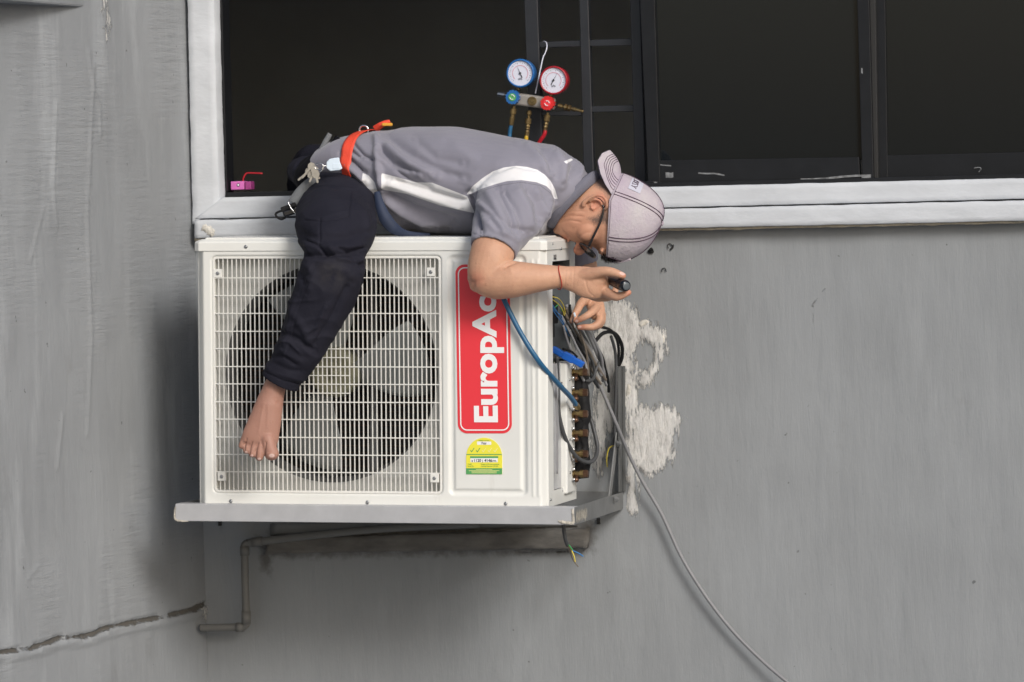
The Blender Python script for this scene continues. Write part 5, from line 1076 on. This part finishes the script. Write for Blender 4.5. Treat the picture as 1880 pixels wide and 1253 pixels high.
# front badge seen from its side: pale patch with dark letters
pc0 = cp(.26, math.radians(152), 1.0); pc1 = cp(.26, math.radians(172), 1.0); pcu = cp(.40, math.radians(160), 1.0)
vs = []; fs = []; na, nb_ = 10, 6
for i in range(nb_+1):
    for j in range(na+1): vs.append(cp(.17+.16*i/nb_, math.radians(134+32*j/na), 1.1)-ml)
for i in range(nb_):
    for j in range(na): a = i*(na+1)+j; fs.append((a, a+1, a+na+2, a+na+1))
MB().add(vs, fs).build('badge', 'patch', cpo, True, fix=False)
def glyph(strokes, t0, p0, tw2, pw): 
    g_ = MB()
    for s_ in strokes: g_.tube([cp(t0+tw2*b, math.radians(p0+pw*a), 1.6)-ml for a, b in s_], .0011, 5, 1)
    return g_
for i, strokes in enumerate(([[(0, 1), (.5, .5), (1, 1)], [(.5, .5), (.5, 0)]], [[(0, 1), (1, 1), (0, 0), (1, 0)]], [[(0, 0), (0, 1), (.8, .9), (.8, .6), (0, .5), (1, 0)]], [[(0, 1), (0, 0), (1, 0)]])):
    glyph(strokes, .195, 139+6.6*i, .07, 4.8).build('lettering', 'thread', cpo)
# --- glasses
gl = MB()
for sg in (1, -1):
    gl.tube([hp(6, -16, 56*sg)-ml, hp(9, 10, 57*sg)-ml, hp(6, 40, 56*sg)-ml, hp(4, 60, 52*sg)-ml], [.0024, .0028, .0032, .0036], 8, 4)
    gl.tube([hp(6, -14, 56*sg)-ml, hp(-2, -24, 54*sg)-ml, hp(-10, -27, 52*sg)-ml], [.0022, .0022, .002], 8, 4)
def lensring(sg, sc=1): return [hp(5+17*sc*math.sin(a), 72-abs(27+24*sc*math.cos(a))*.17+.38*17*sc*math.sin(a), sg*(27+24*sc*math.cos(a)))-ml for a in [2*math.pi*i/32 for i in range(33)]]
for sg in (1, -1): gl.tube(lensring(sg), .0027, 8, 1)
gl.tube([hp(8, 71, 5)-ml, hp(10, 73, 0)-ml, hp(8, 71, -5)-ml], .002, 8, 3)
glo = gl.build('glasses', 'glasses', man, True)
for sg in (1, -1): r_ = lensring(sg, .97)[:-1]; MB().add(r_, [tuple(range(len(r_)))]).build('lens', 'lens', glo, fix=False)
# --- hair under the cap opening
hr = MB(); rnd = random.Random(5)
for i in range(520):
    ph = math.radians(rnd.uniform(-27, 27)); t = rnd.uniform(-.02, .26)*math.sqrt(max(0, 1-(ph/math.radians(28))**2)); p = cp(max(t, 0), ph, -6)-HU*(rnd.uniform(0, 9) if t < .03 else 0)*HS
    d = (HF*rnd.uniform(.3, .9)+HU*rnd.uniform(-.2, .7)+HR*rnd.uniform(-.6, .6)).normalized(); L2 = rnd.uniform(6, 12)*HS; s = d.cross(Vector((rnd.random(), rnd.random(), rnd.random()))).normalized()*.0006
    a = p-ml; hr.add([a-s, a+s, a+d*L2*.6+s+HU*.001, a+d*L2*.6-s+HU*.001, a+d*L2+HU*.003], [(0, 1, 2, 3), (3, 2, 4)])
hr.build('hair', 'hair', man, fix=False)

# ================================================================== THINGS HE CARRIES
tc_ = empty('pocket_torch', P(1134, 520, -.60), 'small black torch with a grey end cap held between his thumb and finger', 'torch'); ol = Vector(tc_.location)
ta, tb2 = P(1108, 511, -.575)-ol, P(1150, 526, -.668)-ol; L3 = (tb2-ta).length
MB().lathe(ta, tb2-ta, [(0, .006), (.1*L3, .0095), (.35*L3, .0115), (.72*L3, .0150), (.78*L3, .0152), (.80*L3, .0144), (.82*L3, .0152), (.93*L3, .0150), (.98*L3, .0135), (L3, .0120)], 28).build('torch_body', 'torch', tc_, True)
MB().lathe(ta+(tb2-ta)*1.0, tb2-ta, [(-.001, .0100), (.0012, .0100), (.0018, .008)], 24).build('end_cap', 'panel_grey', tc_, True)
wn = empty('wire_connector', P(1055, 578, -.345), 'tiny pale blue wire connector pinched in his lower hand', 'connector')
wl_ = Vector(wn.location); bev(MB().obox(P(1055, 578, -.350)-wl_, Vector((.0022, 0, .001)), Vector((0, .002, 0)), Vector((-.0015, 0, .0055))).build('connector_shell', 'fob', wn), .001)
MB().tube([P(1053, 583, -.35)-wl_, P(1050, 594, -.345)-wl_, P(1046, 606, -.33)-wl_], .0016, 8, 4).build('lead', 'cable_dark', wn, True)
# pouch at the back of the hip
po = empty('tool_pouch', P(590, 300, -.30), 'black nylon tool pouch on his hip with a grey strap end sticking up', 'pouch'); pl = Vector(po.location)
pm = MB(); pm.ell(P(585, 305, -.28)-pl, (rv*.9+uv*.45)*44*PXM, VIEW*.07, (uv*.9-rv*.45)*26*PXM, 28, 18); pm.ell(P(606, 280, -.27)-pl, (rv*.7+uv*.7)*28*PXM, VIEW*.06, (uv*.7-rv*.7)*18*PXM, 24, 16); pm.ell(P(560, 325, -.27)-pl, rv*20*PXM, VIEW*.06, uv*24*PXM)
pme = remeshed(pm, 'pouch_bag', .004, 6); v = verts(pme); nn = norms(pme); v += nn*np.array([noise.noise(Vector(p*18))*.007+noise.noise(Vector(p*45))*.003 for p in v])[:, None]; pme.vertices.foreach_set('co', v.ravel()); link('pouch_bag', pme, 'pouch', po, True)
ribbon('strap_end', 'greyweb', [(590, 275, -.33), (598, 260, -.33), (606, 246, -.33)], [5, 5, 4.5], pl, parent=po)
ribbon('pouch_flap', 'pouch', [(600, 290, -.34), (612, 272, -.335), (624, 254, -.33)], [10, 11, 9], pl, .006, parent=po)
MB().ell(P(594, 287, -.365)-pl, rv*4*PXM, VIEW*.004, uv*4*PXM).build('red_toggle', 'red_pl', po, True)
# hanging snap hook on grey webbing
hk = empty('snap_hook', P(575, 330, -.40), 'grey webbing strap with a black snap hook dangling behind his hip', 'hook'); kl = Vector(hk.location)
ribbon('webbing', 'greyweb', [(584, 322, -.42), (566, 338, -.44), (552, 354, -.44), (538, 374, -.44)], [6, 9, 11, 11], kl, .003, parent=hk)
b = MB().obox(P(530, 381, -.44)-kl, (rv*.93+uv*.35)*15*PXM, VIEW*.010, (uv*.93-rv*.35)*5*PXM); bev(b.build('hook_body', 'rubber', hk), .003, 3)
b = MB().obox(P(533, 390, -.44)-kl, (rv*.95+uv*.3)*14*PXM, VIEW*.009, (uv*.95-rv*.3)*6*PXM); bev(b.build('hook_gate', 'torch', hk), .004, 3)
MB().tube([P(*p)-kl for p in ((540, 378, -.45), (524, 385, -.45), (508, 391, -.45), (507, 397, -.45), (516, 403, -.45), (524, 400, -.45))], .0030, 8, 5).build('hook_tip', 'rubber', hk, True)
MB().tube([P(*p)-kl for p in ((528, 370, -.452), (536, 385, -.455), (546, 392, -.452), (549, 374, -.452))], .0018, 8, 5).build('wire_gate', 'chrome', hk, True)
# keys and fob
ky = empty('key_bunch', P(590, 305, -.46), 'bunch of silver keys clipped to his hip beside the pale blue fob', 'keys'); kk = Vector(ky.location)
def key(u_, v_, an, ln, y):
    c_, s_ = math.cos(an), math.sin(an); a = rv*c_-uv*s_; n_ = rv*s_+uv*c_; o_ = P(u_, v_, y)-kk; k_ = MB(); pts = [(-7, -6), (-9, 0), (-7, 6), (-1, 7.5), (4, 5), (5, 2.4)]
    for i in range(5): x_ = 6+(ln-8)*i/5; pts += [(x_, 2.4), (x_+1.2, 1.0 if i % 2 else 1.7)]
    pts += [(ln, 1.5), (ln+1.5, 0), (ln, -2.4), (5, -2.4), (4, -5), (-1, -7.5)]; n = len(pts)
    q_ = [o_+a*x_*PXM+n_*z_*PXM for x_, z_ in pts]; k_.add(q_+[t_+VIEW*.0022 for t_ in q_], [tuple(range(n)), tuple(range(2*n-1, n-1, -1))]+[(i, i+n, (i+1) % n+n, (i+1) % n) for i in range(n)])
    bev(k_.build('key', 'key', ky), .0004, 1)
key(571, 307, math.radians(128), 26, -.462); key(577, 314, math.radians(112), 22, -.47); key(566, 316, math.radians(140), 24, -.455); key(580, 322, math.radians(75), 14, -.474); key(573, 322, math.radians(20), 15, -.466)
MB().tube([P(586+8*math.cos(a), 306+6*math.sin(a), -.468)-kk for a in [i*math.pi/6 for i in range(13)]], .0015, 8, 2).build('key_ring', 'chrome', ky, True)
MB().tube([P(*p)-kk for p in ((586, 318, -.472), (592, 312, -.47), (594, 305, -.468), (600, 306, -.465))], .0016, 8, 4).build('split_link', 'chrome', ky, True)
fb = empty('key_fob', P(614, 304, -.46), 'pale blue-white plastic fob on his hip just right of the keys', 'fob'); fl = Vector(fb.location)
o_ = P(614, 303, -.462)-fl; ptsf = [(-15, -6), (-15, 5), (-9, 11), (0, 13), (9, 14), (10, 6), (15, -7), (10, -10), (-8, -12)]; n = len(ptsf); q_ = [o_+rv*a*PXM+uv*b*PXM for a, b in ptsf]
fo = bev(MB().add(q_+[t_+VIEW*.008 for t_ in q_], [tuple(range(n)), tuple(range(2*n-1, n-1, -1))]+[(i, i+n, (i+1) % n+n, (i+1) % n) for i in range(n)]).build('fob_shell', 'fob', fb), .0025, 3)
q_ = [o_+rv*a*PXM+uv*b*PXM-VIEW*.0008 for a, b in ((-4, -7), (10, -7), (8, 3), (-3, 3))]
bev(MB().add(q_+[t_+VIEW*.002 for t_ in q_], [(0, 1, 2, 3), (7, 6, 5, 4), (0, 4, 5, 1), (1, 5, 6, 2), (2, 6, 7, 3), (3, 7, 4, 0)]).build('fob_panel', 'fob', fb), .0008)
